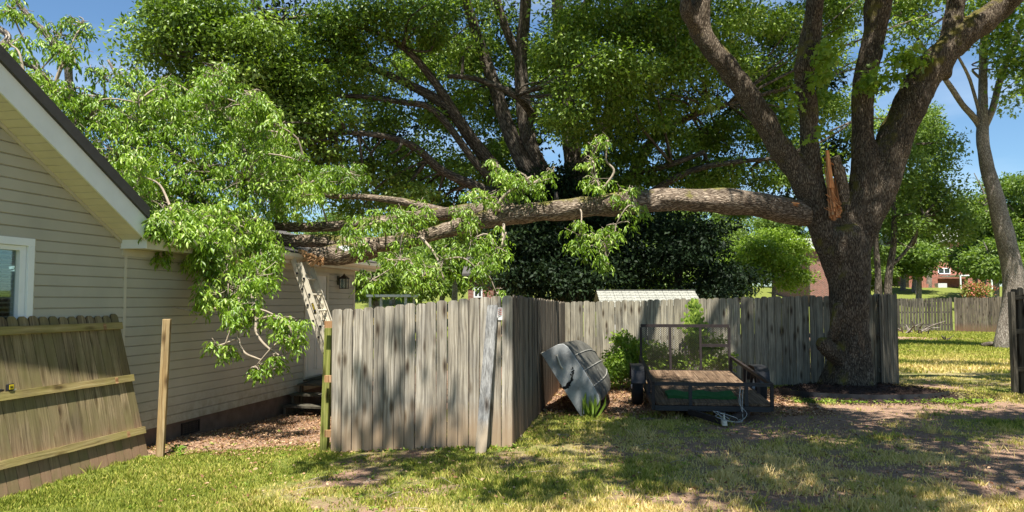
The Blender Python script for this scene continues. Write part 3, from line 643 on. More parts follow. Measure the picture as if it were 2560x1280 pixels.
ff, fdh, ffn = fence('picket_fence', (FL[0], FL[1], FL[2]), (FR[0], FR[1], FR[2]), 1.83, 'grey weathered dog-eared fence section facing the viewer in the middle of the yard', M['w_front'], M['w_rail'], jitter=.012, gap=.003, posts=False)
# open end of the front section: green treated post and rail ends
m = MB(); q = W(803, 805, 9.98); gq = g(q[0], q[1]); m.box((q[0], q[1], gq - .1), (0.045, 0, q[2] - gq + .02), fdh * .095, -ffn * .09); m.build('end_post', M['w_green'], ff)
for yy in (812, 948, 1085):
    m = MB(); q = W(811, yy, 9.86); m.box(q - UP * .04, UP * .088, fdh * .135, -ffn * .04 - fdh * .0); m.build('rail_end', M['w_cut'], ff)
m = MB(); q = W(1236, 800, 9.47); m.prism([W(1243, 768, 9.50), W(1256, 769, 9.49), W(1256, 800, 9.49), W(1243, 800, 9.5)], (0, .004, 0)); lo = m.build('paper_label', M['paper'], ff)
m = MB()
for i in range(4): m.prism([W(1246, 774 + i * 4.6, 9.485), W(1254, 771 + i * 4.6, 9.485), W(1254, 773 + i * 4.6, 9.485), W(1245, 773 + i * 4.6, 9.485)], (0, .003, 0))
m.build('print', M['red'], lo)
BC = W(1411, 755, 17.1)
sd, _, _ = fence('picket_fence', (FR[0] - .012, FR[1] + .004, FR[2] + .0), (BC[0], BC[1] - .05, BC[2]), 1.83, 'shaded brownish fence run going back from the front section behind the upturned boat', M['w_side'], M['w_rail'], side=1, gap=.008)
BR = W(2200, 735, 15.9)
bf, bdh, bfn = fence('picket_fence', BC, BR, 1.83, 'long tan back fence behind the trailer and shrubs, in sun and dapple', M['w_back'], M['w_far'], gap=.002, jitter=.015)
GR = W(2236, 733, 16.9)
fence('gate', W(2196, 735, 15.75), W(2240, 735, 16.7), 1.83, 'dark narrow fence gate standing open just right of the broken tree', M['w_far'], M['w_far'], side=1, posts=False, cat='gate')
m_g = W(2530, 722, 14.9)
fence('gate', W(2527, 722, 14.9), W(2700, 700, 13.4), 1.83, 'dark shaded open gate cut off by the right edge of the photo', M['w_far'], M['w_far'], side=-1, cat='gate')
A = W(2225, 748, 46); Bm = W(2380, 743, 44.5); Cc = W(2640, 735, 41)
A[2] = 1.86; Bm[2] = 1.98; Cc[2] = 2.05
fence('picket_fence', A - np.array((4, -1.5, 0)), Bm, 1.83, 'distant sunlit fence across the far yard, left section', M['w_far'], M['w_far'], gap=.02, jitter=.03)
fence('picket_fence', Bm + np.array((.05, -.1, 0)), Cc, 1.83, 'distant leaning darker fence across the far yard, right section', M['w_side'], M['w_far'], gap=.006, jitter=.04)  # darker wood colour stands in for tree shade on this section
# loose board leaning on the front fence
lb = MB(); a = W(1187, 1134, 9.15); b = W(1215, 1134, 9.15); c = W(1245, 765, 9.42); d = W(1218, 765, 9.42)
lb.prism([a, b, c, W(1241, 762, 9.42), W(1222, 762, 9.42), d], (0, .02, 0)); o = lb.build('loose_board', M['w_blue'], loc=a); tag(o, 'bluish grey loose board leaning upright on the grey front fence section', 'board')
# lone post
lp_ = MB(); a = GP(388, 1143); t1 = W(406, 798, a[1] + .02)
lp_.box(a - UP * .05, t1 - a + UP * .05, np.array((.092, .02, 0)), np.array((-.02, .092, 0))); o = lp_.build('fence_post', M['w_post'], loc=a, bevel=.004); tag(o, 'yellowish lone fence post standing between the leaning panel and house wall', 'post')
# leaning fence panel
pn = thing('leaning_fence', WS(-1.2, .45, -.2), 'detached algae-stained fence panel leaning back-to-front against the house under the window', 'fence panel')
p_br = GP(372, 1137); p_tr = W(316, 786, 10.12)
n_b = wall_n(p_br[0], p_br[1]); n_t = .05
s_br = (p_br[0] - WO[0]) * WD[0] + (p_br[1] - WO[1]) * WD[1]
upv = None
m = MB(); sR = s_br; lenp = 1.86
tilt = math.atan2(n_b - n_t, 1.83); updir = np.array((*(-WN * math.sin(tilt)), math.cos(tilt))); outv = np.array((*(WN * math.cos(tilt)), math.sin(tilt)))
def PP(s, h_, o_=0): b_ = WS(s, n_b, 0); b_[2] = g(b_[0], b_[1]) - .0; return b_ * np.array((1, 1, 0)) + UP * (-.21) + updir * h_ + outv * o_
sk = -.30   # the panel is racked: tops are shifted left
x_ = 0
for i in range(26):
    w_ = .135; s0 = sR - i * .143 - .139; hh = 1.87 + random.uniform(-.012, .012)
    r0 = .12 * 0
    def Q(sf, hf): return PP(s0 + w_ * sf + sk * (hf / 1.85) * .6, hf)
    pts = [Q(0, -.02 + .02 * random.random()), Q(1, -.02), Q(1, hh - .05), Q(.93, hh - .022), Q(.72, hh), Q(.28, hh), Q(.07, hh - .022), Q(0, hh - .05)]
    m.prism(pts, outv * -.016)
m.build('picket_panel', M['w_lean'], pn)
for hz in (.34, 1.03, 1.72):
    m = MB(); a = PP(sR + .0 + sk * (hz / 1.85) * .6, hz - .045, .002); b = PP(sR - 3.7 + sk * (hz / 1.85) * .6, hz - .045, .002); m.box(a, b - a, updir * .088, outv * .038); m.build('rail', M['w_rail'], pn)
    m = MB(); q = PP(sR - .30 + sk * (hz / 1.85) * .6, hz - .045, .0405); m.box(q, -WDv * .05, updir * .075, outv * .003); m.build('splinter_patch', M['w_cut'], pn)
# tape measure and utility knife resting on the middle rail
q = PP(-1.92 + sk * .3, 1.03 + .046, .025)
tm = thing('tape_measure', q, 'yellow and black tape measure sitting on the middle rail of the leaning panel', 'tape measure')
m = MB(); m.box(q + outv * -.02 - WDv * .0, WDv * .075, UP * .075, outv * .04); m.build('case', M['black'], tm, bevel=.008)
m = MB(); m.box(q + outv * .0205 + WDv * .008 + UP * .012, WDv * .056, UP * .05, outv * .004); lo = m.build('face_plate', M['yellow'], tm, bevel=.002)
m = MB(); m.box(q + outv * .025 + WDv * .018 + UP * .028, WDv * .036, UP * .008, outv * .002); m.box(q + outv * .025 + WDv * .018 + UP * .040, WDv * .03, UP * .006, outv * .002); m.build('print', M['black'], lo)
m = MB(); m.box(q + WDv * .076 - UP * .0 + outv * -.006, WDv * .03, UP * .014, outv * .02); m.build('hook', M['alu'], tm)
q2 = q - WDv * .20
m = MB(); m.tube([q2 - WDv * .10 + UP * .02, q2 - WDv * .02 + UP * .024, q2 + WDv * .10 + UP * .02, q2 + WDv * .16 + UP * .016], [.018, .021, .018, .010], 10); o = m.build('pry_tool', M['black'], smooth=True, loc=q2); tag(o, 'black tool handle lying on the panel rail left of the tape measure', 'tool')

# ------------------------------------------------------------------ ladder
top = W(748, 642, 13.62); foot = np.array((-2.74, 13.35, -.30)); foot[2] = g(foot[0], foot[1])
ax = nrm(top - foot); hz_ = nrm(np.array((ax[0], ax[1], 0))); wv = nrm(np.array((-hz_[1], hz_[0], 0))) * 1.0
if wv[1] < 0: wv = -wv
fnv = nrm(np.cross(wv, ax));
if fnv[2] < 0: fnv = -fnv
Lg = np.linalg.norm(top - foot); ld = thing('ladder', foot, 'pale aluminium extension ladder leaning on the broken eave behind the fence end', 'ladder')
for sct, (o0, wid, l0, l1) in enumerate(((0, .42, 0, Lg - .1), (.106, .38, .45, Lg + .12))):
    for k_, sgn in ((0, 0), (1, 1)):
        m = MB(); b0 = foot + ax * l0 + fnv * (-o0) + wv * (sgn * wid + (.02 if sct else 0))
        m.box(b0 - fnv * .09, ax * (l1 - l0), fnv * .093, wv * .004)
        ww = wv * (.028 if not sgn else -.028)
        m.box(b0 - fnv * .09, ax * (l1 - l0), fnv * .004, ww); m.box(b0 - fnv * .001, ax * (l1 - l0), fnv * .004, ww)
        m.build('rail', M['alu'], ld)
    q = l0 + .2
    while q < l1 - .05:
        m = MB(); b0 = foot + ax * q + fnv * (-o0 - .045) + wv * (.02 if sct else 0); m.tube([b0 + wv * .006, b0 + wv * (wid - .006)], .017, 8); m.tube([b0 - wv * .012, b0 + wv * .004], .011, 8); m.build('rung', M['alu'], ld); m = MB(); b1 = b0 - wv * .001; m.tube([b1, b1 - wv * .018], .021, 10); m.build('rung_end', M['black'], ld); q += .305
q = foot + ax * (Lg - .98) - fnv * .068 - wv * .004
m = MB(); m.box(q - ax * .09, ax * .20, fnv * .040, -wv * .002); pl = m.build('name_plate', M['black'], ld)
cu = bpy.data.curves.new('plate_text', 'FONT'); cu.body = 'STANLEY'; cu.size = .042; cu.extrude = .0008; cu.align_x = 'CENTER'; cu.align_y = 'CENTER'
to = bpy.data.objects.new('plate_text', cu); C.objects.link(to); cu.materials.append(M['yellow']); to.parent = pl
X_ = -ax; Z_ = -wv; Y_ = np.cross(Z_, X_); pos = q + ax * .01 + fnv * .02 - wv * .0035
mt = Matrix(((X_[0], Y_[0], Z_[0]), (X_[1], Y_[1], Z_[1]), (X_[2], Y_[2], Z_[2]))); to.rotation_euler = mt.to_euler(); to.location = Vector([float(a) for a in pos]) - worldloc(pl)
bpy.context.view_layer.update(); tme = bpy.data.meshes.new_from_object(to.evaluated_get(bpy.context.evaluated_depsgraph_get())); t2 = bpy.data.objects.new('lettering', tme); C.objects.link(t2); t2.parent = pl; t2.rotation_euler = to.rotation_euler; t2.location = to.location; bpy.data.objects.remove(to)
if not tme.materials: tme.materials.append(M['yellow'])
m = MB(); P, R = smooth_path([foot + ax * 1.9 + wv * .1, foot + ax * 1.5 - wv * .02 - UP * .0, foot + ax * 1.0 - hz_ * .1 - UP * .1, foot + ax * .5 - hz_ * .12], [.006] * 4); m.tube(P, R, 6); m.build('rope', M['black'], ld)

# ------------------------------------------------------------------ trailer
TC = np.array((3.0, 11.5)); TDv = nrm(np.array((.39, 3.5, 0))); TR = np.array((TDv[1], -TDv[0], 0)); LEN = 3.45; HW = .87
def TP(l, w_, z_): b_ = np.array((TC[0], TC[1], 0)) + TDv * l + TR * w_; zz = .20 + .052 * l; return b_ + UP * (zz + z_)
tr = thing('utility_trailer', (TC[0], TC[1] + 1.5, 0), 'black single-axle utility trailer with plank deck and mesh ramp gate parked by the back fence', 'trailer')
m = MB()
for i in range(9): m.box(TP(.02, -HW + .05 + i * .189, .03), TP(LEN, 0, 0) - TP(.02, 0, 0), TR * .183, UP * .035)
m.build('deck', M['w_deck'], tr)
m = MB()
def bar(a, b, w_=.05, h_=.05):
    a = np.asarray(a, float); b = np.asarray(b, float); d = nrm(b - a); sx = nrm(np.cross(d, UP)) if abs(d[2]) < .95 else TR; ux = np.cross(sx, d)
    m.box(a - sx * w_ / 2 - ux * h_ / 2, b - a, sx * w_, ux * h_)
for w_ in (-HW, HW): bar(TP(0, w_, 0), TP(LEN, w_, 0), .05, .09)
for l in (.0, 1.0, 2.0, LEN): bar(TP(l, -HW + .026, -.012), TP(l, HW - .026, -.012), .05, .075)
fr_ = m.build('frame', M['black'], tr)
for w_ in (-HW, HW):
    m = MB(); bar(TP(-.0, w_, .35), TP(LEN - .02, w_, .33))
    for l in (.0, .95, 2.1, LEN): bar(TP(l, w_, .046), TP(l, w_, .326 if l else .325))
    m.build('side_rail', M['rusty'], tr)
m = MB(); bar(TP(0.0, -HW + .026, .35), TP(0.0, HW - .026, .35)); 
for w_ in (-.32, .50): bar(TP(0, w_, .03), TP(0, w_, .325))
m.build('front_rail', M['black'], tr)
# ramp gate
GT = 1.0; gl = LEN + .03
def GG(w_, h_): return TP(gl, w_, .05) + UP * h_ + TDv * (.03 * h_)
m = MB(); GH = .88
bar(GG(-HW + .02, 0), GG(HW - .02, 0), .04, .04); bar(GG(-HW + .02, GH), GG(HW - .02, GH), .05, .06)
for w_ in (-HW + .02, -.28, .30, HW - .02): bar(GG(w_, .022), GG(w_, GH - .032), .045, .045)
bar(GG(.325, .5), GG(HW - .045, .5), .05, .06)
gto = m.build('ramp_gate', M['rusty'], tr)
m = MB(); dx, dz = .046, .021; nzr = int((GH - .06) / dz); nxr = int((2 * HW - .08) / dx)
vs = []; fs = []
for j in range(nzr):
    for i in range(nxr * 2):
        x0 = -HW + .04 + i * dx / 2; x1 = x0 + dx / 2; up = (i + j) % 2 == 0
        za = .03 + j * dz; zb = za + dz
        h0, h1 = (za, zb) if up else (zb, za); b_ = len(vs)
        off = TDv * .002
        vs += [GG(x0, h0 - .0032) - off, GG(x1, h1 - .0032) + off, GG(x1, h1 + .0032) + off, GG(x0, h0 + .0032) - off]; fs.append((b_, b_ + 1, b_ + 2, b_ + 3))
fastmesh('mesh', vs, fs, M['rusty'], gto)
# fenders, wheels
for sgn in (-1, 1):
    l = 1.72; m = MB(); a0 = HW + .045 if sgn > 0 else -HW - .045 - .22
    prof = [(-.43, .20), (-.36, .40), (-.22, .475), (.22, .475), (.36, .40), (.43, .20)]
    for (x0, z0_), (x1, z1_) in zip(prof, prof[1:]):
        p_ = TP(l + x0, a0, 0) * np.array((1, 1, 0)) + UP * (z0_ + .21); p2 = TP(l + x1, a0, 0) * np.array((1, 1, 0)) + UP * (z1_ + .21); m.prism([p_, p2, p2 + TR * .22, p_ + TR * .22], (0, 0, .01))
    m.build('fender', M['black'], tr)
    m = MB(); c0 = TP(l, a0 + .02, 0); c0[2] = .315; ring = []
    prof = [(.18, 0), (.28, 0), (.305, .03), (.31, .09), (.305, .15), (.28, .18), (.18, .18)]; ns_ = 28; vs = []; fs = []
    for k_ in range(ns_):
        an = 2 * math.pi * k_ / ns_
        for r_, a_ in prof: vs.append(c0 + TR * a_ + (TDv * math.cos(an) + UP * math.sin(an)) * r_)
    npf = len(prof)
    for k_ in range(ns_):
        for j in range(npf): fs.append((k_ * npf + j, k_ * npf + (j + 1) % npf, ((k_ + 1) % ns_) * npf + (j + 1) % npf, ((k_ + 1) % ns_) * npf + j))
    wh = thing_w = bpy.data.objects.new('wheel', None); C.objects.link(wh); wh.parent = tr; wh.location = Vector([float(q) for q in c0]) - tr.location
    m.add(vs, fs, [(0, 0, 0)] * len(vs)); m.build('tyre', M['rubber'], wh, smooth=True)
    m = MB(); m.tube([c0 + TR * .03, c0 + TR * .05, c0 + TR * .13, c0 + TR * .15], [.182, .17, .17, .182], 24); m.tube([c0 + TR * -.01, c0 + TR * .19], .035, 12); m.build('rim', M['white2'], wh)
# tongue and coupler
cpl = GP(1808, 1066); cpl[2] = g(cpl[0], cpl[1]) + .07
m = MB(); bar(TP(.0, -.34, -.06), cpl + TR * -.02, .06, .08); bar(TP(.0, .52, -.06), cpl + TR * .02, .06, .08); m.build('tongue', M['rusty'], tr)
m = MB(); d = nrm(np.array((cpl[0] - TC[0] - .1, cpl[1] - TC[1], 0))); m.box(cpl - TR * .035 - UP * .03 + TDv * .03, -TDv * .16, TR * .07, UP * .06); m.tube([cpl - TDv * .13 - UP * .035, cpl - TDv * .13 + UP * .03], [.04, .03], 10); m.box(cpl + UP * .031 - TDv * .08 - TR * .01, -TDv * .02, TR * .02, UP * .08); m.build('coupler', M['alu'], tr)
for sd_ in range(3):
    m = MB(); random.seed(sd_ + 3); P = [TP(0, .42 + .02 * sd_, .33), TP(-.06, .40, .1), TP(-.15, .45, -.08), cpl + np.array((.28, .1, .0)), cpl + np.array((.12 - .1 * sd_, -.08, .06)), cpl + np.array((-.08, .12, .10)), cpl + np.array((.05, -.03, .02 + .04 * sd_))]
    P = [p + np.array([random.uniform(-.04, .04) for _ in range(3)]) for p in P]; P, R = smooth_path(P, [.0035] * len(P)); m.tube(P, R, 5); m.build('wire', M['wire'], tr)
# turf mat on deck
m = MB(); nx, ny = 14, 6; vs = []
for k_ in (0, 1):
    for i in range(nx + 1):
        for j in range(ny + 1): vs.append(TP(.35 + j * .09 + .03 * math.sin(i), -.62 + i * .075, .066 + k_ * (.035 + .012 * math.sin(i * 1.1 + j)) if k_ else .066))
fs = []; q_ = (nx + 1) * (ny + 1)
for i in range(nx):
    for j in range(ny):
        a = i * (ny + 1) + j; fs += [(a, a + 1, a + ny + 2, a + ny + 1), (q_ + a, q_ + a + ny + 1, q_ + a + ny + 2, q_ + a + 1)]
for i in range(nx): a = i * (ny + 1); fs += [(a, a + ny + 1, q_ + a + ny + 1, q_ + a), (a + ny, q_ + a + ny, q_ + a + 2 * ny + 1, a + 2 * ny + 1)]
for j in range(ny): a = nx * (ny + 1) + j; fs += [(j, q_ + j, q_ + j + 1, j + 1), (a, a + 1, q_ + a + 1, q_ + a)]
m.add(vs, fs, [(0, 0, 0)] * len(vs)); o = m.build('turf_mat', M['turf'], loc=TP(.5, 0, .07)); tag(o, 'folded piece of artificial green turf lying on the trailer deck', 'mat')

# ------------------------------------------------------------------ boat
al = math.radians(14); bA = np.array((math.sin(al), math.cos(al), 0)); hh_ = np.array((math.cos(al), -math.sin(al), 0))
Pa = W(1354, 884, 12.2); th_ = math.radians(57)
bB = hh_ * math.cos(th_) - UP * math.sin(th_)      # along the beam, upper gunwale to lower gunwale
bD = hh_ * math.sin(th_) + UP * math.cos(th_)      # from opening to hull bottom
BW = 1.17; BDp = .42; BL = 3.7
lowz = (Pa + bB * BW)[2]; Pa = Pa + UP * (g(.9, 12) - .02 - lowz)
bt = thing('upturned_boat', Pa + bB * BW, 'dented galvanised jon boat tipped on its side against the fence, transom facing the viewer', 'boat')
def bsec(t):      # outline of a section, list of (beam, depth)
    w_ = BW * (1 - .62 * t ** 2.4); dp = BDp * (1 + .12 * math.sin(min(1, t / .5) * math.pi)) * (1 if t < .45 else 1 - .72 * ((t - .45) / .55) ** 1.7)
    bw = w_ * (.955 - .05 * t if t < .5 else .93 - .45 * (t - .5)); c = BW / 2; fl = (w_ - bw) / 2
    o_ = [(-w_ / 2, 0), (-w_ / 2 + fl * .3, dp * .45), (-bw / 2 - .004, dp * .74), (-bw / 2 + .035, dp * .92), (-bw / 2 + .11, dp * .995), (-bw / 4, dp * 1.02), (0, dp * 1.035), (bw / 4, dp * 1.02), (bw / 2 - .11, dp * .995), (bw / 2 - .035, dp * .92), (bw / 2 + .004, dp * .74), (w_ / 2 - fl * .5, dp * .45), (w_ / 2, 0)]
    return [(c + a, b) for a, b in o_]
secs = [bsec(i / 20) for i in range(21)]; npt = len(secs[0])
def BP(i, a, b): return Pa + bA * (BL * i / 20) + bB * a + bD * b
outer = MB(); vs = []; fs = []
for i, s_ in enumerate(secs): vs += [BP(i, a, b) for a, b in s_]
for i in range(20):
    for j in range(npt - 1): fs.append((i * npt + j, i * npt + j + 1, (i + 1) * npt + j + 1, (i + 1) * npt + j))
nv = len(vs)
for i, s_ in enumerate(secs):
    c = BW / 2
    vs += [BP(i, c + (a - c) * .985, b * .985 - .0) for a, b in s_]
for i in range(20):
    for j in range(npt - 1): fs.append((nv + i * npt + j, nv + (i + 1) * npt + j, nv + (i + 1) * npt + j + 1, nv + i * npt + j + 1))
    for j in (0, npt - 1): fs.append((i * npt + j, (i + 1) * npt + j, nv + (i + 1) * npt + j, nv + i * npt + j))
fs.append(tuple(20 * npt + j for j in range(npt)))
outer.add(vs, fs, [(0, 0, 0)] * len(vs)); hull = outer.build('hull', M['hull2'], bt, smooth=True)
md = hull.modifiers.new('e', 'EDGE_SPLIT'); md.split_angle = math.radians(35)
m = MB(); m.prism([BP(0, a, b) - bA * .003 for a, b in secs[0]], -bA * .03); trn = m.build('transom', M['hull'], bt, bevel=.006)
m = MB(); dd = [(.18, .15), (.25, .19), (.31, .185), (.33, .15), (.29, .12), (.22, .11)]
P, R = smooth_path([BP(0, .16, .20) - bA * .035, BP(0, .20, .20) - bA * .07, BP(0, .34, .17) - bA * .07, BP(0, .38, .17) - bA * .035], [.014] * 4); m.tube(P, R, 6); m.build('handle', M['alu'], trn)
m = MB(); random.seed(5)
for q in range(46):
    f_ = q / 45; ca = .66 - .02 * f_ - .20 * f_ ** 2.2 + random.gauss(0, .012); cb = .03 + .29 * f_ + random.gauss(0, .010); rr_ = .030 * (1 - .55 * f_) * random.uniform(.5, 1.1); ph_ = random.random() * 6
    m.prism([BP(0, ca + rr_ * math.cos(ph_ + k_ * 1.05) * random.uniform(.6, 1.2), cb + rr_ * math.sin(ph_ + k_ * 1.05) * random.uniform(.6, 1.2)) - bA * (.0335 + q * .00004) for k_ in range(6)], -bA * .0006); m.build('burn_mark', M['rubber'], trn)
for j in range(2, npt - 2, 1):
    m = MB()
    P = [BP(i, *(np.array(secs[i][j]) + np.array((0, .006)))) for i in range(0, 20)]
    if j in (5, 6, 7): m.tube(P, .009, 5); m.build('keel_strip', M['hull3'], bt)
m = MB(); 
for j in (0, npt - 1): m.tube([BP(i, *secs[i][j]) for i in range(21)], .018, 6)
m.build('gunwale', M['alu'], bt)
random.seed(9)

# ------------------------------------------------------------------ main broken tree
D0 = 15.3
def pl4(L_): return [(a, b, (D0 if len(q) == 1 else q[1]), q[0]) for a, b, *q in L_]
stems = [
 [(2120, 1010, 86), (2120, 978, 74), (2121, 950, 64), (2125, 910, 52), (2127, 860, 45), (2126, 805, 43), (2124, 745, 47), (2120, 690, 52), (2113, 640, 58), (2108, 600, 56), (2104, 570, 46)],
 [(2100, 680, 34), (2078, 620, 36), (2060, 570, 36), (2038, 510, 34), (2008, 455, 32), (1965, 390, 29), (1925, 325, 28), (1885, 262, 27), (1838, 195, 26), (1790, 135, 25), (1757, 85, 26), (1748, 30, 28), (1752, -40, 28), (1720, -200, 24, 14.3), (1640, -420, 20, 12.5)],
 [(2085, 640, 30), (2066, 560, 30), (2046, 500, 27), (2032, 440, 24), (2024, 350, 23), (2018, 250, 23), (2010, 195, 25), (2016, 150, 26), (2028, 80, 22), (2036, 20, 22), (2050, -60, 22), (2080, -300, 20, 14.6)],
 [(2122, 670, 34), (2138, 570, 38), (2156, 480, 38), (2160, 400, 33), (2155, 300, 27), (2163, 200, 27), (2182, 110, 29), (2194, 25, 33), (2204, -40, 33), (2240, -260, 28, 15.8)],
 [(2124, 690, 32), (2144, 610, 36), (2172, 530, 41), (2202, 465, 43), (2238, 350, 42), (2285, 240, 43), (2325, 180, 40), (2362, 130, 36), (2430, 70, 33), (2512, 8, 31), (2640, -140, 28, 14.6)],
 [(2345, 190, 30), (2368, 110, 24), (2385, 40, 21), (2395, -60, 20), (2410, -260, 16)],
 [(2112, 640, 44), (2108, 590, 38), (2104, 545, 24), (2100, 480, 15), (2096, 430, 8)]]
tb = MB()
for s_ in stems:
    P, R = pxpath(pl4(s_), 6); tb.tube(P, R, 18, wob=.10)
for i, a in enumerate((200, 245, 300, 335, 20, 70, 120)):       # root flare
    b_ = W(2122, 985, D0); c_ = np.array((math.cos(math.radians(a)), math.sin(math.radians(a)), 0))
    tb.tube(smooth_path([b_ + UP * .6 + c_ * .15, b_ + UP * .3 + c_ * .30, b_ + UP * .06 + c_ * .46, b_ - UP * .15 + c_ * .62], [.30, .27, .2, .1])[0], list(np.linspace(.22, .10, 16)), 10)
P, R = pxpath(pl4([(2105, 905, 22, 15.15), (2080, 880, 20, 15.0), (2056, 862, 19, 14.95), (2046, 856, 12, 14.9)]), 4); tb.tube(P, R, 12, wob=.15)
P, R = pxpath(pl4([(2078, 850, 13, 15.2), (2086, 810, 12, 15.1), (2094, 760, 10, 15.1)]), 4); tb.tube(P, R, 10, wob=.15)
P, R = pxpath(pl4([(1745, 70, 18, 15.2), (1722, 40, 17, 15.1), (1714, 10, 15, 15.05), (1714, -30, 10, 15.0)]), 4); tb.tube(P, R, 12, wob=.2)
P, R = pxpath(pl4([(2018, 200, 18), (1998, 175, 15, 15.2), (1992, 158, 10, 15.2)]), 3); tb.tube(P, R, 10, wob=.2)
mt_ = thing('broken_tree', (6.8, 15.3, 0), 'large multi-stemmed tree with torn orange wound where its big limb split off', 'tree')
tmp = tb.build('trunk', M['bark_main'], mt_)
rm = tmp.modifiers.new('r', 'REMESH'); rm.mode = 'VOXEL'; rm.voxel_size = .038
smd = tmp.modifiers.new('s', 'SMOOTH'); smd.iterations = 4; smd.factor = .6
dg = bpy.context.evaluated_depsgraph_get(); ev = tmp.evaluated_get(dg); nm = bpy.data.meshes.new_from_object(ev); tmp.modifiers.clear(); old = tmp.data; tmp.data = nm; bpy.data.meshes.remove(old)
if not nm.materials: nm.materials.append(M['bark_main'])
nvx = len(nm.vertices); co = np.zeros(nvx * 3, np.float32); nm.vertices.foreach_get('co', co); co = co.reshape(-1, 3); no = np.zeros(nvx * 3, np.float32); nm.vertices.foreach_get('normal', no); no = no.reshape(-1, 3)
disp = np.array([.045 * mnoise.noise(Vector((p[0] * 4.5, p[1] * 4.5, p[2] * 1.7))) + .016 * mnoise.noise(Vector((p[0] * 16, p[1] * 16, p[2] * 6))) for p in co], np.float32)
co += no * disp[:, None]; nm.vertices.foreach_set('co', co.ravel()); nm.polygons.foreach_set('use_smooth', [True] * len(nm.polygons)); nm.update()
# torn stub: long splinters
m = MB(); random.seed(21)
def splinter(m, a, b, w0, w1, yaw=None):
    a = np.asarray(a, float); b = np.asarray(b, float); d = nrm(b - a); s_ = nrm(np.cross(d, np.array((random.uniform(-.6, .6), -1, random.uniform(-.2, .2))))); t_ = np.cross(d, s_)
    k_ = np.linalg.norm(b - a); mid = a + (b - a) * .6 + s_ * random.uniform(-.2, .2) * w0
    vs = []; gc = []
    for c, w_, l_ in ((a, w0, 0), (mid, w0 * .7, k_ * .6), (b, w1, k_)):
        for i, j in ((-1, -1), (1, -1), (1, 1), (-1, 1)): vs.append(c + s_ * i * w_ + t_ * j * w_ * .6); gc.append((l_, i * w_, j * w_))
    fs = [(3, 2, 1, 0), (8, 9, 10, 11)]
    for q in (0, 4):
        for i in range(4): fs.append((q + i, q + (i + 1) % 4, q + 4 + (i + 1) % 4, q + 4 + i))
    m.add(vs, fs, gc)
for i in range(40):
    f_ = i / 39; x0 = 2076 + 30 * f_ + random.uniform(-3, 3); y0 = 540 - 6 * f_ + random.uniform(-30, 14); yt = 385 + random.uniform(0, 60) * random.random() + (45 * abs(f_ - .25)) + (110 * (f_ > .55) * random.random())
    xt = 2062 + 24 * f_ + random.uniform(-5, 5)
    splinter(m, W(x0, y0, D0 - .36 - .05 * random.random()), W(xt, yt, D0 - .16 + .1 * random.random()), random.uniform(.010, .026), random.uniform(.002, .007))
for i in range(6):
    y0 = random.uniform(490, 545); splinter(m, W(2098 + random.uniform(-8, 8), y0 + 10, D0 - .38), W(2062 + random.uniform(-6, 20), y0 - random.uniform(5, 35), D0 - .38), .014, .004)
splinter(m, W(2084, 412, D0 - .30), W(2056, 394, D0 - .34), .016, .006); splinter(m, W(2078, 470, D0 - .4), W(2068, 376, D0 - .36), .05, .03)
m.build('torn_wood', M['torn'], mt_)
m = MB(); P, R = pxpath(pl4([(2112, 560, 22), (2108, 500, 20), (2100, 440, 16, 15.2), (2086, 392, 12, 15.1)]), 4); m.tube(P, R, 10, wob=.2); m.build('bark_slab', M['bark_limb'], mt_)

# off-frame limbs and crown of the same tree
m = MB(); T1 = pxpath(pl4(stems[1]), 1)[0][-1]; T4 = pxpath(pl4(stems[4]), 1)[0][-1]; T2 = pxpath(pl4(stems[2]), 1)[0][-1]; T3 = pxpath(pl4(stems[3]), 1)[0][-1]
limbs = [[T1, (2.4, 9.5, 9.2), (1.6, 6.5, 9.8), (1.2, 4.0, 10)], [T2, (5.5, 11, 9.8), (4.8, 7, 10.4), (4.2, 4, 10.2)], [T3, (8, 15.5, 11.5), (8.5, 12, 12.5)], [T4, (11.5, 12, 9.6), (10.5, 8, 9.8), (9, 5, 9.6)], [T2, (5.8, 13.5, 11), (3.8, 12, 12)], [T4, (13, 14.5, 9.5), (14.5, 14, 10.5)]]
for l_ in limbs: P, R = smooth_path(l_, np.linspace(.22, .05, len(l_))); m.tube(P, R, 10, wob=.1)
rg2 = np.random.default_rng(3)
for l_ in limbs:
    P, R = smooth_path(l_, np.linspace(.22, .05, len(l_)))
    for q in range(10):
        p = P[rg2.integers(3, len(P))]; e = p + rg2.normal(size=3) * np.array((1.4, 1.4, .6)); m.tube(smooth_path([p, (p + e) / 2 + rg2.normal(size=3) * .2, e], [.04, .025, .01])[0], list(np.linspace(.04, .01, 11)), 5)
m.build('branch', M['bark_oak'], mt_)
def above(c): return c[:, 2] > CAMZ + .43 * c[:, 1] + .45
can = []
rgc = np.random.default_rng(77)
def lit(X, Y): pass
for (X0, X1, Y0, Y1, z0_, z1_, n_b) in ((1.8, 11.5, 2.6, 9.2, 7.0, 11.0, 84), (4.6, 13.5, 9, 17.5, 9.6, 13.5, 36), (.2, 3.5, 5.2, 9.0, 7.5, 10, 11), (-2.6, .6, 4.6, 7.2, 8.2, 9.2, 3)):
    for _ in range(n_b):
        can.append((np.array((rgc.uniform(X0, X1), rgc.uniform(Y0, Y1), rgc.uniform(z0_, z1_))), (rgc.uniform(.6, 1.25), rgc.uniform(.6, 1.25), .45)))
blobleaf('foliage', can, 74000, .18, M['leaf_can'], mt_, T=T_LG, clump=.5, per=40, keep=above, seed=4)
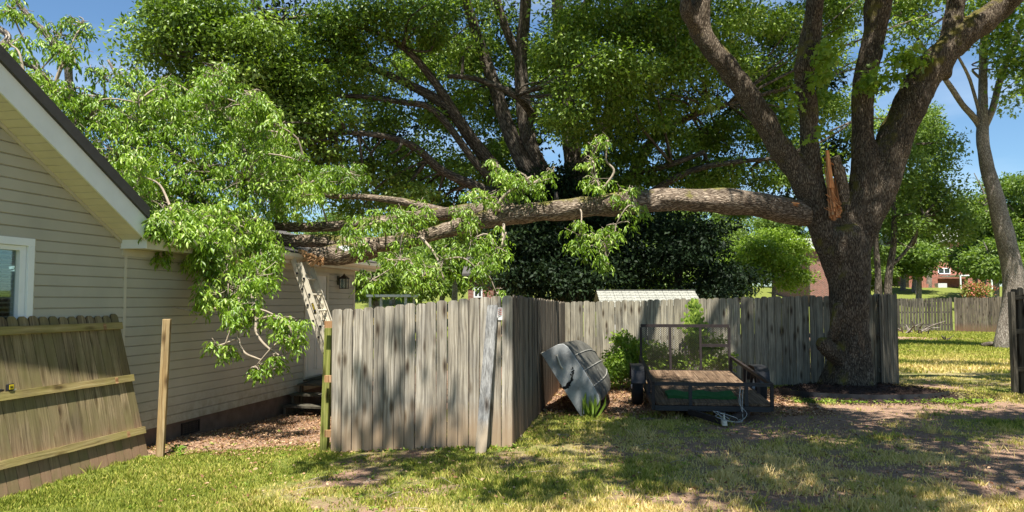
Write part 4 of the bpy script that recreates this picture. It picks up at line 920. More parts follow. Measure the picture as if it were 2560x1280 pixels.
# sprouts on stems
spr = [B(2060, 140, 14.9, 22, 40, .3), B(2050, 190, 14.8, 25, 20, .25), B(1995, 235, 14.9, 22, 12, .2), B(2200, 200, 14.8, 40, 40, .3), B(2255, 140, 14.8, 45, 30, .3), B(2290, 160, 14.8, 30, 18, .3), B(2160, 215, 14.8, 30, 14, .2), B(1970, 265, 14.9, 20, 12, .2), B(2085, 110, 14.9, 16, 16, .2), B(2035, 330, 14.8, 20, 20, .2)]
blobleaf('sprout_leaves', spr, 640, .14, M['leaf_lime'], mt_, T=T_STAR, clump=.22, per=9, asp=.9, droop=.5, seed=8)

# ------------------------------------------------------------------ fallen limb
fl = thing('fallen_limb', W(1600, 505, 14.7), 'huge barky limb split from the tree, lying across onto the house roof with wilting leaves', 'fallen limb')
m = MB()
main = [(2112, 545, 15.45, 30), (2060, 540, 15.42, 38), (2000, 533, 15.3, 43), (1920, 518, 15.05, 45), (1840, 505, 14.85, 46), (1740, 500, 14.8, 42), (1640, 502, 14.7, 42), (1540, 510, 14.6, 40), (1440, 520, 14.5, 37), (1340, 530, 14.4, 36), (1260, 540, 14.3, 34), (1180, 556, 14.15, 30), (1100, 580, 14.0, 27), (1020, 602, 14.05, 27), (940, 612, 14.15, 30), (880, 612, 14.25, 30), (820, 604, 14.35, 25), (760, 602, 14.4, 23), (700, 598, 14.35, 20), (620, 570, 14.1, 14), (520, 525, 13.6, 10), (420, 470, 13.0, 7)]
main = [(a, b, c, d * .70) for a, b, c, d in main]; P, R = pxpath(main, 6); m.tube(P, R, 28, wob=.22)
stub = [(940, 616, 14.1, 24), (890, 626, 14.05, 28), (840, 636, 14.0, 27), (800, 640, 13.95, 22), (772, 638, 13.95, 17)]
P, R = pxpath(stub, 5); m.tube(P, R, 18, wob=.25)
m.build('limb', M['bark_limb'], fl, smooth=True)
m = MB()
up_ = [(1280, 528, 14.4, 32), (1190, 528, 14.6, 27), (1100, 535, 14.75, 22), (1000, 548, 14.8, 20), (900, 560, 14.7, 18), (820, 566, 14.6, 17), (740, 568, 14.5, 16), (660, 560, 14.2, 14), (560, 525, 13.8, 11), (440, 470, 13.4, 8)]
up_ = [(a, b, c, d * .75) for a, b, c, d in up_]; P, R = pxpath(up_, 6); m.tube(P, R, 20, wob=.22)
th3 = [(1120, 530, 14.8, 10), (1040, 512, 14.9, 10), (980, 500, 15, 9), (900, 492, 15, 8), (830, 490, 14.9, 6), (740, 470, 14.7, 5)]
P, R = pxpath(th3, 5); m.tube(P, R, 10, wob=.1); m.build('side_limb', M['bark_limb'], fl, smooth=True)
m = MB(); random.seed(4)
for i in range(14):
    splinter(m, W(1998 - i * 2, 512 + random.uniform(-6, 6), 14.98), W(1920 + i * 4 + random.uniform(-10, 10), 496 + random.uniform(0, 6) + i * .5, 14.98), .014, .004)
m.build('torn_wood', M['torn'], fl); m = MB()
for i in range(10):
    splinter(m, W(790 + random.uniform(-10, 20), 640 + random.uniform(-10, 12), 13.85), W(745 + random.uniform(-10, 40), 640 + random.uniform(-8, 22), 13.75), .03, .006)
splinter(m, W(775, 664, 13.75), W(803, 642, 13.75), .04, .02)
m.build('broken_end', M['w_cut'], fl)
# leaf sprays
def ell(x, y, D, rx, ry, rd, n): return (x, y, D, rx, ry, rd, n)
SP = [
 ell(130, 230, 11.5, 70, 50, .8, 34), ell(60, 190, 10.5, 60, 40, .6, 22), ell(220, 300, 12.0, 80, 70, 1.0, 62), ell(300, 400, 12, 80, 90, 1.0, 92), ell(370, 500, 11.8, 60, 90, .9, 80),
 ell(370, 250, 12.6, 80, 60, .9, 34), ell(420, 340, 12.6, 90, 80, 1.0, 88), ell(540, 280, 13, 80, 70, 1.0, 64), ell(640, 330, 13.4, 60, 60, .9, 40), ell(500, 420, 12.5, 100, 90, 1.1, 110), ell(610, 450, 12.8, 100, 90, 1.1, 104),
 ell(690, 400, 14.4, 60, 60, .7, 44), ell(690, 500, 14.4, 60, 70, .7, 54), ell(440, 560, 11.6, 70, 60, .7, 62), ell(560, 560, 11.9, 90, 60, .8, 84), ell(640, 600, 12.2, 60, 50, .5, 46), ell(800, 450, 14.2, 70, 40, .8, 40), ell(870, 430, 14.6, 50, 40, .6, 26), ell(760, 490, 13.8, 60, 50, .8, 36),
 ell(540, 650, 11.4, 60, 50, .5, 44), ell(570, 720, 11.2, 60, 50, .45, 36), ell(610, 780, 11.1, 50, 40, .4, 20), ell(520, 740, 11.0, 30, 40, .3, 10), ell(710, 800, 11.0, 50, 34, .3, 16), ell(730, 850, 11.0, 30, 30, .25, 7), ell(560, 870, 10.9, 40, 24, .2, 5), ell(640, 915, 10.9, 24, 22, .2, 4), ell(690, 900, 10.9, 24, 22, .2, 4), ell(640, 690, 11.4, 50, 50, .4, 24), ell(670, 650, 12.0, 40, 30, .3, 14), ell(380, 600, 10.9, 22, 22, .2, 5),
 ell(210, 60, 12.0, 34, 24, .3, 7), ell(150, 85, 12.0, 40, 30, .3, 8), ell(130, 120, 12, 34, 26, .3, 6), ell(30, 30, 11, 40, 40, .4, 10), ell(255, 190, 12.3, 50, 24, .4, 9), ell(330, 190, 12.5, 30, 20, .3, 5), ell(385, 215, 12.5, 28, 20, .3, 4), ell(420, 200, 12.6, 20, 14, .2, 3),
 ell(400, 560, 10.0, 26, 30, .15, 14), ell(455, 580, 10.45, 34, 30, .2, 20), ell(520, 600, 10.95, 34, 34, .2, 20), ell(430, 530, 10.9, 44, 26, .3, 16), ell(400, 640, 10.6, 14, 20, .15, 4), ell(350, 440, 10.9, 30, 60, .4, 26), ell(180, 130, 11.5, 50, 30, .4, 10), ell(20, 110, 10.6, 40, 40, .4, 12), ell(80, 240, 10.4, 40, 40, .4, 20),
 ell(950, 550, 13.5, 80, 28, .4, 14), ell(890, 600, 13.2, 30, 50, .3, 12), ell(1030, 530, 13.6, 50, 34, .4, 15), ell(1010, 580, 13.4, 50, 40, .3, 8), ell(1000, 650, 13.3, 50, 40, .3, 10), ell(1060, 690, 13.2, 50, 40, .35, 14), ell(1110, 650, 13.3, 50, 50, .35, 9), ell(1180, 600, 13.5, 40, 60, .35, 12), ell(1200, 680, 13.3, 50, 50, .35, 17), ell(1240, 620, 13.5, 34, 50, .3, 13), ell(1160, 530, 13.6, 30, 40, .3, 10),
 ell(1210, 490, 13.9, 50, 24, .4, 10), ell(1270, 450, 14.1, 40, 36, .4, 12), ell(1330, 460, 14.1, 50, 34, .4, 16), ell(1240, 415, 14.2, 24, 20, .3, 4), ell(1380, 430, 14.2, 24, 14, .3, 3),
 ell(1500, 360, 14.3, 26, 24, .25, 6), ell(1480, 400, 14.3, 24, 24, .25, 5), ell(1490, 450, 14.2, 34, 24, .25, 8), ell(1570, 480, 14.0, 34, 24, .3, 7), ell(1590, 520, 13.9, 28, 34, .3, 8), ell(1450, 590, 13.9, 34, 50, .3, 13), ell(1510, 610, 13.9, 44, 50, .3, 11), ell(1540, 560, 13.9, 40, 24, .3, 6), ell(1510, 660, 13.9, 20, 26, .2, 4),
 ell(930, 700, 13.2, 34, 34, .3, 10), ell(1240, 730, 13.4, 24, 14, .2, 3)]
_r = np.random.default_rng(5)
for _ in range(46):
    x_ = _r.uniform(60, 760); y_ = float(np.interp(x_, [60, 200, 330, 430, 560, 700, 760], [190, 260, 300, 230, 215, 300, 400])) + _r.uniform(-35, 25); SP.append(ell(x_, y_, _r.uniform(11.8, 13.4), 26, 22, .3, 4))
rs = np.random.default_rng(42); LC = []; LD = []; LN = []; LL = []; LR = []; twigs = MB(); NODES = []
limbP = np.array(pxpath(main, 3)[0][6:] + pxpath(up_, 3)[0]); 
for (x, y, D, rx, ry, rd, n) in SP:
    c0 = W(x, y, D); kx = D / FPX
    dist = np.linalg.norm((limbP - c0) * np.array((1, .6, 1)), axis=1); q = limbP[np.argmin(dist)]
    for nd in NODES:
        if np.linalg.norm(nd - c0) < np.linalg.norm(q - c0) * .8 and np.linalg.norm(nd - c0) > .1: q = nd
    NODES.append(c0)
    if np.linalg.norm(q - c0) > .25:
        mid = (q + c0) / 2 + rs.normal(size=3) * .10 * min(1.5, np.linalg.norm(q - c0)) + np.array((0, 0, .16)) * min(1.5, np.linalg.norm(q - c0)); P, R = smooth_path([q, mid, c0], [.022, .015, .008], 5); twigs.tube(P, R, 6, wob=.1)
    tone = rs.normal() * .12
    for i in range(int(n * (1.5 if n > 20 else 1.8))):
        u = nrm(rs.normal(size=3)) * rs.random() ** .5
        c = c0 + u * np.array((rx * kx, rd, ry * kx)) * 1.18
        if rs.random() < .5 or n < 12:
            mid = (c0 + c) / 2 + rs.normal(size=3) * .05; P, R = smooth_path([c0, mid, c + np.array((0, 0, .03))], [.008, .006, .004], 3); twigs.tube(P, R, 4)
        h = rs.random() * 6.283; hd = np.array((math.cos(h), math.sin(h), -.35)); nl = rs.integers(3, 6); c = c + np.array((0, 0, .04))
        for k_ in range(nl):      # a compound leaf: a drooping stalk with 5-7 leaflets
            h2 = h + k_ * 6.283 / nl + rs.normal() * .3; sd_ = nrm(np.array((math.cos(h2), math.sin(h2), -.5 - .6 * rs.random()))); Lr = .10 + .09 * rs.random(); wdr = nrm(np.cross(sd_, UP))
            for j in range(5):
                tpos = (.45, .45, .75, .75, 1.0)[j]; sg = (1, -1, 1, -1, 0)[j]; b_ = c + sd_ * Lr * tpos + np.array((0, 0, -.05 * tpos ** 2))
                LC.append(b_); LD.append(nrm(sd_ * .8 + wdr * sg * .9 + np.array((0, 0, -.6)) + rs.normal(size=3) * .42)); LN.append(np.array((0, 0, 1.)) + sd_ * .5 + rs.normal(size=3) * .45); LL.append(.048 + .062 * rs.random()); LR.append(np.clip(.45 + tone + rs.normal() * .28, 0, 1))
LC = np.array(LC); LD = np.array(LD); LN = np.array(LN); LL = np.array(LL); LR = np.array(LR)
V, F = leafset(LC, LD, LN, LL, LL * .36, T_LG); fastmesh('foliage', V, F, M['leaf_fall'], fl, {'rnd': np.repeat(LR, 8)})
for pth in ([(560, 660, 11.4, 5), (600, 760, 11.1, 4), (595, 840, 11.0, 3.5), (610, 880, 10.9, 3), (640, 895, 10.9, 2.5), (655, 900, 10.9, 2)], [(620, 700, 11.3, 5), (640, 790, 11.1, 4), (640, 830, 11, 3.5), (665, 865, 10.9, 3), (700, 890, 10.9, 2)], [(595, 845, 11, 3), (560, 860, 10.9, 2.5), (535, 865, 10.9, 2)], [(640, 800, 11.1, 3.5), (690, 790, 11, 3), (730, 810, 11, 2.5)],
            [(540, 770, 11, 3), (500, 782, 10.9, 2.5), (470, 775, 10.85, 2), (432, 768, 10.8, 1.5)], [(1500, 480, 14.3, 4), (1535, 430, 14.3, 3), (1515, 400, 14.3, 2.5), (1520, 350, 14.3, 2)], [(1240, 530, 14.1, 5), (1260, 490, 14, 4), (1330, 440, 14.1, 2.5)], [(1050, 590, 13.7, 4), (1090, 640, 13.4, 3), (1110, 700, 13.3, 2)], [(1260, 560, 14, 4), (1255, 620, 13.6, 3), (1265, 580, 13.5, 2)]):
    P, R = pxpath(pth, 5); twigs.tube(P, R, 6, wob=.1)
twigs.build('twigs', M['twig'], fl, smooth=True)
m = MB()
for pth in ([(200, 330, 12.2, 11), (175, 215, 12.1, 10), (165, 150, 12.0, 9), (120, 90, 12.0, 8), (70, 40, 11.9, 7), (30, -20, 11.8, 6)], [(360, 330, 12.6, 9), (290, 270, 12.5, 8), (245, 240, 12.4, 7)], [(345, 290, 12.6, 6), (350, 265, 12.6, 6), (325, 215, 12.5, 5), (300, 200, 12.5, 4), (270, 150, 12.5, 3)], [(0, 120, 10.8, 9), (20, 90, 10.9, 8), (-20, 60, 10.8, 8)], [(430, 520, 12.2, 10), (380, 480, 12.0, 9), (330, 460, 12, 8), (270, 400, 11.9, 7), (200, 340, 11.8, 6)], [(480, 480, 12.4, 9), (430, 380, 12.5, 8), (380, 320, 12.6, 7)], [(640, 460, 13.2, 9), (600, 360, 13.2, 7), (560, 280, 13.2, 5)], [(160, 250, 11.6, 7), (100, 180, 11.6, 6), (40, 150, 11.4, 5)]):
    P, R = pxpath(pth, 6); m.tube(P, R, 10, wob=.15)
m.build('bare_branch', M['bark_pale'], fl, smooth=True)
# broken eave lumber
be = thing('broken_lumber', W(790, 655, 13.8), 'splintered roof lumber crushed under the fallen limb above the ladder', 'broken lumber')
m = MB(); random.seed(2)
for (a, b) in (((745, 630, 13.95), (810, 652, 13.8)), ((755, 640, 13.9), (800, 666, 13.8)), ((790, 640, 13.85), (806, 664, 13.75))):
    p_, q_ = W(*a), W(*b); m.box(p_, q_ - p_, UP * .06, np.array((.01, .05, 0)))
m.build('board', M['w_cut'], be)
m = MB(); m.prism([W(845, 617, 13.6), W(868, 614, 13.6), W(882, 622, 13.6), W(862, 628, 13.6)], (0, .01, .004)); m.build('bent_gutter', M['white'], be)

# ------------------------------------------------------------------ background trees
def tree(name, base, stems_, blobs, total, size, leaf, label, barkm='bark_oak', cat='tree', group=None, T=T_SM, wob=.1, twn=0, **kw):
    t = thing(name, base, label, cat, group)
    if stems_:
        m = MB()
        for s_ in stems_:
            P, R = pxpath(s_, 5); m.tube(P, R, 12, wob=wob)
        rr = np.random.default_rng(len(stems_) * 7 + total)
        allp = [pxpath(s_, 2)[0] for s_ in stems_]; pts = np.array([p for a_ in allp for p in a_])
        for i in range(twn):
            b_ = blobs[rr.integers(len(blobs))]; e = np.array(b_[0]) + rr.normal(size=3) * np.array(b_[1]) * .5; p = pts[np.argmin(np.linalg.norm((pts - e) * np.array((1, 1, 1.2)), axis=1))]
            mid = (p + e) / 2 + rr.normal(size=3) * .25; r_ = .05 * rr.uniform(.5, 1.3); P, R = smooth_path([p, mid, e], [r_, r_ * .7, r_ * .3], 4); m.tube(P, R, 6)
        m.build('trunk', M[barkm], t, smooth=True)
    blobleaf('crown', blobs, total, size, M[leaf], t, T=T, **kw)
    return t
ok = [[(1440, 760, 25, 60), (1440, 650, 25, 48), (1442, 550, 25, 44), (1440, 440, 25, 34), (1425, 340, 25, 26), (1420, 240, 25, 22), (1400, 100, 24.5, 20), (1390, -60, 24, 16)],
      [(1440, 560, 25, 34), (1380, 470, 24.5, 28), (1330, 380, 24, 26), (1310, 280, 24, 24), (1302, 150, 24, 20), (1312, 40, 23.5, 18), (1318, -80, 23, 16)],
      [(1420, 600, 25, 34), (1320, 430, 24, 26), (1270, 320, 24, 24), (1235, 210, 24, 20), (1200, 110, 24, 17), (1165, 0, 23.5, 14), (1150, -80, 23, 12)],
      [(1300, 150, 24, 14), (1260, 60, 23.6, 14), (1235, -30, 23.4, 12)],
      [(1400, 620, 24.6, 34), (1260, 450, 24, 24), (1180, 350, 23.5, 20), (1120, 270, 23, 18), (1020, 210, 22.5, 14), (900, 160, 22, 10), (790, 150, 21.5, 7), (720, 160, 21, 5)],
      [(1180, 350, 23.5, 16), (1090, 210, 22.6, 13), (1010, 120, 22, 10), (900, 65, 21.5, 8), (800, 40, 21, 6), (700, 50, 20.5, 4)],
      [(1380, 640, 24.4, 24), (1250, 500, 23.4, 17), (1110, 430, 22.5, 14), (1040, 370, 22, 12), (960, 340, 21.5, 9), (840, 330, 21, 7)],
      [(1300, 520, 24, 16), (1200, 420, 23, 12), (1090, 280, 22.5, 11), (1000, 255, 22, 9), (880, 240, 21.6, 7), (780, 250, 21.3, 5)],
      [(1450, 520, 25, 30), (1480, 380, 25, 26), (1540, 250, 25, 22), (1560, 120, 25, 20), (1580, -60, 24, 18)],
      [(1460, 560, 25, 22), (1560, 470, 25, 16), (1640, 340, 25, 15), (1730, 290, 24.5, 11), (1820, 260, 24, 8)],
      [(1460, 600, 25, 20), (1600, 500, 24.6, 13), (1720, 430, 24, 10), (1840, 405, 23.5, 8), (1960, 395, 23, 5)],
      [(1600, 430, 24.6, 10), (1680, 410, 24, 9), (1760, 380, 24, 7)],
      [(1340, 300, 24, 14), (1290, 240, 23, 12), (1200, 200, 23, 9), (1120, 190, 22.5, 7)], [(1400, 120, 24.5, 13), (1470, 0, 24, 12), (1500, -80, 24, 10)]]
ob = [B(410, 70, 20, 70, 70, 1.4), B(480, 30, 20, 90, 60, 1.5, 1.3), B(440, 150, 20, 80, 60, 1.4, 1.2), B(540, 110, 20, 100, 80, 1.6, 1.3), B(620, 40, 20.5, 100, 70, 1.6), B(600, 200, 20, 110, 70, 1.5, 1.3), B(500, 250, 21, 90, 50, 1.4), B(680, 130, 20, 90, 60, 1.5), B(690, 260, 20.5, 80, 80, 1.5, 1.2), B(600, 320, 21, 90, 50, 1.4), B(440, 300, 21.5, 60, 50, 1.2, .6), B(720, 340, 20.5, 60, 60, 1.4),
      B(790, 60, 21, 110, 50, 1.6), B(930, 30, 21, 120, 40, 1.8), B(1060, 60, 21.5, 90, 50, 1.6, .8), B(850, 140, 22, 90, 40, 1.4), B(760, 210, 21, 80, 40, 1.4), B(900, 210, 22, 100, 34, 1.4, .8), B(820, 300, 21, 90, 40, 1.4, .9), B(950, 290, 23, 90, 34, 1.4, .7), B(800, 390, 21.5, 90, 40, 1.4, .7), B(950, 400, 22.5, 90, 34, 1.4, .8), B(1000, 470, 23, 90, 40, 1.5, .9), B(1060, 340, 23.5, 80, 50, 1.3, .6), B(890, 430, 22, 60, 30, 1, .5),
      B(1120, 130, 23, 80, 60, 1.5, .6), B(1150, 260, 25, 90, 60, 2, .6), B(1150, 420, 24.5, 90, 60, 1.7, .7), B(1230, 60, 24.5, 60, 60, 2, .5), B(1300, 480, 25.5, 120, 60, 2, 1.2), B(1360, 200, 26.5, 90, 80, 2, .9),
      B(1480, 60, 22, 110, 60, 1.6), B(1440, 150, 21.5, 90, 50, 1.4), B(1480, 230, 21, 100, 40, 1.4, 1.1), B(1430, 290, 20.8, 60, 30, 1.0, .9), B(1520, 170, 20.8, 90, 60, 1.4), B(1610, 80, 22, 110, 70, 1.6), B(1620, 200, 22, 90, 60, 1.5), B(1560, 310, 22.5, 80, 50, 1.4, .8), B(1700, 150, 22.5, 80, 70, 1.6), B(1680, 30, 22, 90, 60, 1.6), B(1700, 260, 23.5, 70, 40, 1.4, .6), B(1780, 70, 23, 80, 60, 1.5, .8), B(1800, 180, 23.5, 60, 60, 1.5, .7), B(1850, 60, 24, 80, 80, 1.6, .6), B(1950, 60, 24.5, 60, 70, 1.5, .6), B(1440, 340, 24, 60, 40, 1.5, .8), B(1560, 440, 25, 100, 60, 2, 1.1), B(1700, 420, 25, 80, 50, 1.6, .9), B(1800, 440, 25.2, 90, 34, 1.5, .9), B(1650, 350, 25, 70, 40, 1.5, .5), B(1900, 440, 25, 60, 30, 1.3, .7), B(1880, 350, 25, 60, 40, 1.3, .6),
      B(1900, 220, 26, 80, 70, 1.6, .8), B(2000, 180, 27, 70, 80, 1.6, .8), B(2080, 100, 27, 60, 80, 1.6, .8), B(2080, 260, 27, 60, 60, 1.6, .9), B(1950, 320, 26, 70, 60, 1.6, .8), B(2000, 420, 26, 70, 50, 1.6, .9), B(1780, 330, 26, 80, 60, 1.6, .9), B(1250, 350, 26.5, 80, 90, 1.6, .8), B(1080, 540, 25, 90, 50, 1.5, .8), B(950, 520, 24, 80, 34, 1.4, .8), B(1200, 560, 25.5, 90, 60, 1.5, 1), B(1100, 20, 24.5, 90, 50, 1.6, .7), B(1040, 180, 25, 90, 60, 1.5, .7), B(1200, 170, 26.5, 90, 80, 1.6, .7), B(2180, 330, 27, 50, 60, 1.5, .6), B(2290, 60, 27.5, 60, 50, 1.5, .4), B(2100, 20, 26, 90, 50, 1.5, .8), B(770, 470, 22, 80, 50, 1.3, .9), B(690, 420, 21.5, 70, 50, 1.2, .9)]
hi_b = []
for _ in range(72):
    a_ = rgc.uniform(0, 6.283); r_ = rgc.uniform(0, 1) ** .5; Xc = 1.5 + 11.5 * r_ * math.cos(a_); Yc = 25 + 7 * r_ * math.sin(a_); zc = max(13.6 + rgc.uniform(0, 4.5) * (1 - r_ * .6), CAMZ + .41 * Yc + 1.2)
    if Xc < -2 and Yc < 26: continue
    hi_b.append((np.array((Xc, Yc, zc)), (2.1, 2.0, .9), .8))
ok = [[(a, b, c, d * .8) for a, b, c, d in q] for q in ok]
for x_ in range(760, 2000, 62):
    hi_b.append((W(x_, -210 - 60 * (x_ % 3), 18.5 + (x_ % 5) * .6), (1.3, 1.4, .7), 1.4))
okt = tree('oak_tree', (W(1440, 760, 25)[0], 25, 0), ok, ob, 215000, .128, 'leaf_oak', 'huge spreading oak filling the middle of the picture behind the fallen limb', per=300, clump=.76, flat=.42, asp=.5, twn=160, seed=3)
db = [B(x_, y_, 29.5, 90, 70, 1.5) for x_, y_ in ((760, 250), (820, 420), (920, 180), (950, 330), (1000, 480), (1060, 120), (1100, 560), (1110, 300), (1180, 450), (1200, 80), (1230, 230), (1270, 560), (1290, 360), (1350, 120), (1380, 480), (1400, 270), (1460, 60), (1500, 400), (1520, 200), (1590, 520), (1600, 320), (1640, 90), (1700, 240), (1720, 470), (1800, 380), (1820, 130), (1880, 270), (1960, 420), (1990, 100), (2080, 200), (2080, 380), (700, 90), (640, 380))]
blobleaf('shade_backdrop_foliage', db, 44000, .19, M['leaf_dark'], okt, per=260, clump=1.0, flat=.6, seed=33)  # near-black leaves paint the shaded crown interior as a dark backdrop
blobleaf('upper_crown', hi_b, 46000, .22, M['leaf_oak'], okt, per=60, clump=1.0, seed=12)
# dark understory evergreens behind the fence
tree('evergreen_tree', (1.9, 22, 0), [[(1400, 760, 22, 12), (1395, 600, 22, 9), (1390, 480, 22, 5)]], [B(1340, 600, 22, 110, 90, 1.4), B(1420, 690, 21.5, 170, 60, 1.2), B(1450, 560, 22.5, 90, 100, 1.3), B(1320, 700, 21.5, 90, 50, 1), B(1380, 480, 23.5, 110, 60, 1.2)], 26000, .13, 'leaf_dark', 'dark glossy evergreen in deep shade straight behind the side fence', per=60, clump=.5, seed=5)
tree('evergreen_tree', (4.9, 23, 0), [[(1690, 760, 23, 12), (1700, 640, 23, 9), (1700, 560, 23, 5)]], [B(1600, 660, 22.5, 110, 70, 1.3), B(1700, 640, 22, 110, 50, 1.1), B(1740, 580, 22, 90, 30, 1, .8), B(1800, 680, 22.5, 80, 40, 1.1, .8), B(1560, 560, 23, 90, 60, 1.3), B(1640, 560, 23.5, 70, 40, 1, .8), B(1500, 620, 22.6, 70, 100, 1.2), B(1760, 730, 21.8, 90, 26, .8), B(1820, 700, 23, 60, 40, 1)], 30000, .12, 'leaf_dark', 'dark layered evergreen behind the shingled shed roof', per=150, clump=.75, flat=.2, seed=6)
# lime dogwood
tree('dogwood_tree', (W(1935, 740, 34)[0], 34, 0), [[(1932, 790, 34, 6), (1935, 720, 34, 5), (1930, 660, 34, 4), (1905, 620, 34, 2)], [(1932, 700, 34, 4), (1970, 650, 34, 2)]], [B(1890, 620, 34, 60, 26, 1.2), B(1950, 650, 34, 70, 26, 1.2), B(1985, 610, 34.5, 44, 22, 1), B(1860, 650, 34, 50, 20, 1), B(1900, 690, 33.8, 50, 16, 1), B(1930, 590, 34.5, 40, 20, 1), B(1880, 670, 33.8, 50, 20, 1), B(1985, 700, 34, 40, 30, 1)], 14000, .15, 'leaf_lime', 'small bright lime green tree left of the brick house corner', per=40, clump=.5, flat=.3, seed=7, barkm='bark_pale')
# right-hand trees behind the fence
tree('young_tree', (W(2195, 730, 30)[0], 30, 0), [[(2195, 790, 30, 10), (2195, 690, 30, 8), (2190, 600, 30, 6), (2200, 480, 30, 5)], [(2218, 790, 30, 10), (2222, 690, 30, 9), (2235, 600, 30, 7), (2235, 480, 30, 5), (2250, 360, 30, 4)], [(2222, 670, 30, 5), (2270, 620, 30, 4), (2310, 540, 30, 3)]], [B(2270, 440, 30, 60, 80, 1.5, .6), B(2330, 500, 31, 70, 70, 1.5), B(2260, 560, 30, 50, 50, 1.2, .5), B(2340, 400, 31, 50, 80, 1.4, .7), B(2370, 560, 31, 60, 50, 1.4, .8), B(2320, 330, 31, 40, 50, 1.2, .4), B(2180, 620, 31, 30, 60, 1, .5)], 17000, .14, 'leaf_far', 'twin-stemmed leafy tree right behind the broken tree trunk', per=45, clump=.45, seed=9, twn=20)
tree('leaning_tree', GP(2512, 868), [[(2512, 885, 29, 22), (2512, 860, 29, 24), (2530, 760, 29, 23), (2532, 680, 29, 24), (2512, 590, 29, 22), (2485, 480, 29, 18), (2462, 390, 29, 15), (2456, 320, 29, 14), (2457, 250, 29, 11), (2458, 150, 29, 10), (2462, 60, 29, 8)], [(2458, 330, 29, 10), (2440, 300, 29, 8), (2405, 260, 28.8, 7), (2375, 215, 28.6, 7), (2350, 180, 28.4, 5), (2290, 90, 28, 4), (2235, 10, 28, 3)], [(2460, 320, 29, 9), (2482, 270, 29, 8), (2500, 200, 29, 8), (2530, 120, 29, 7), (2570, 40, 29, 5)], [(2450, 290, 29, 4), (2425, 200, 28.6, 4), (2395, 140, 28, 3)]],
     [B(2500, 60, 28, 90, 60, 1.5, .8), B(2530, 170, 28, 50, 60, 1.2, .6), B(2560, 230, 27.5, 50, 40, 1, .6), B(2420, 40, 28, 70, 40, 1.4, .4), B(2270, 60, 28, 60, 40, 1.2, .4), B(2300, 150, 28, 50, 30, 1, .25), B(2240, 20, 28, 60, 30, 1, .4), B(2600, 120, 27, 60, 100, 1.3, .8), B(2540, -30, 27, 120, 40, 1.6, 1), B(2330, -30, 27.5, 120, 40, 1.6, 1), B(2480, 120, 28, 40, 30, 1, .3)], 9500, .17, 'leaf_oak', 'slender forked tree with pale bark leaning at the right edge of the far yard', barkm='bark_pale', T=T_STAR, per=14, clump=.5, asp=.8, rb=.1, seed=10, twn=26)
# far tree line
far = [(2290, 560, 70, 60, 80), (2480, 520, 62, 80, 90), (2560, 560, 60, 90, 130), (2450, 560, 66, 60, 60), (2280, 600, 72, 70, 90), (2090, 620, 75, 80, 70), (1960, 560, 78, 90, 50), (1800, 600, 80, 120, 60), (1660, 560, 82, 100, 60), (1100, 690, 60, 110, 50), (980, 640, 62, 100, 60), (850, 600, 64, 90, 80), (1200, 640, 60, 80, 60), (2310, 330, 78, 60, 90), (2620, 480, 60, 80, 140), (2150, 500, 76, 90, 90), (2030, 480, 80, 90, 60), (1850, 520, 84, 90, 40), (2290, 640, 62, 44, 60), (2430, 630, 64, 50, 60), (2545, 650, 58, 60, 60), (2195, 670, 64, 50, 50), (2250, 500, 74, 60, 90), (930, 690, 38, 60, 50), (1040, 700, 44, 70, 45), (1260, 690, 42, 60, 60), (1130, 640, 50, 70, 60), (760, 660, 40, 70, 60), (1620, 690, 48, 120, 50), (1800, 690, 52, 90, 50), (2480, 650, 56, 40, 50)]
lab = ['rounded green tree beyond the far fence before the brick steps', 'tall light green tree beyond the far fence left of the leaning trunk', 'broad bright green tree beyond the far fence at the right edge', 'low bushy tree beyond the far fence between its taller neighbours', 'dense green tree right of the broken trunk far beyond the fence', 'green tree just left of the broken trunk beyond the brick corner', 'pale green tree far behind the lime green dogwood', 'hazy green tree far behind the dark layered evergreen', 'pale far tree seen under the fallen limb', 'green bushy tree behind the white flat roof', 'distant tree behind the hanging leaf sprays near the house corner', 'distant tree just beyond the end of the house roof', 'distant green tree above the brick cottage', 'tallest airy tree against the sky right of the broken tree', 'broad tree beyond the right edge of the picture', 'far tree showing between the stems of the broken tree', 'far tree showing between the left stems of the broken tree', 'far tree seen between the oak and the broken tree', 'small round tree standing before the brick steps on the far lawn', 'small tree right of the white-windowed brick house on the far lawn', 'leafy tree on the far lawn right of the leaning trunk', 'low tree directly right of the broken trunk above the open gate', 'tall thin tree behind the twin-stemmed tree', 'leafy bush tree just right of the house roof end above the carport', 'rounded bushy tree between the carport and the small brick cottage', 'bushy tree right behind the small brick cottage and dark evergreen', 'middle-distance tree above the brick cottage roof', 'leafy tree hidden behind the back door end of the house', 'bushy tree mostly hidden behind the layered dark evergreen', 'leafy tree between the dark evergreen and the lime green dogwood', 'leafy tree just left of the leaning trunk, beyond the far fence']
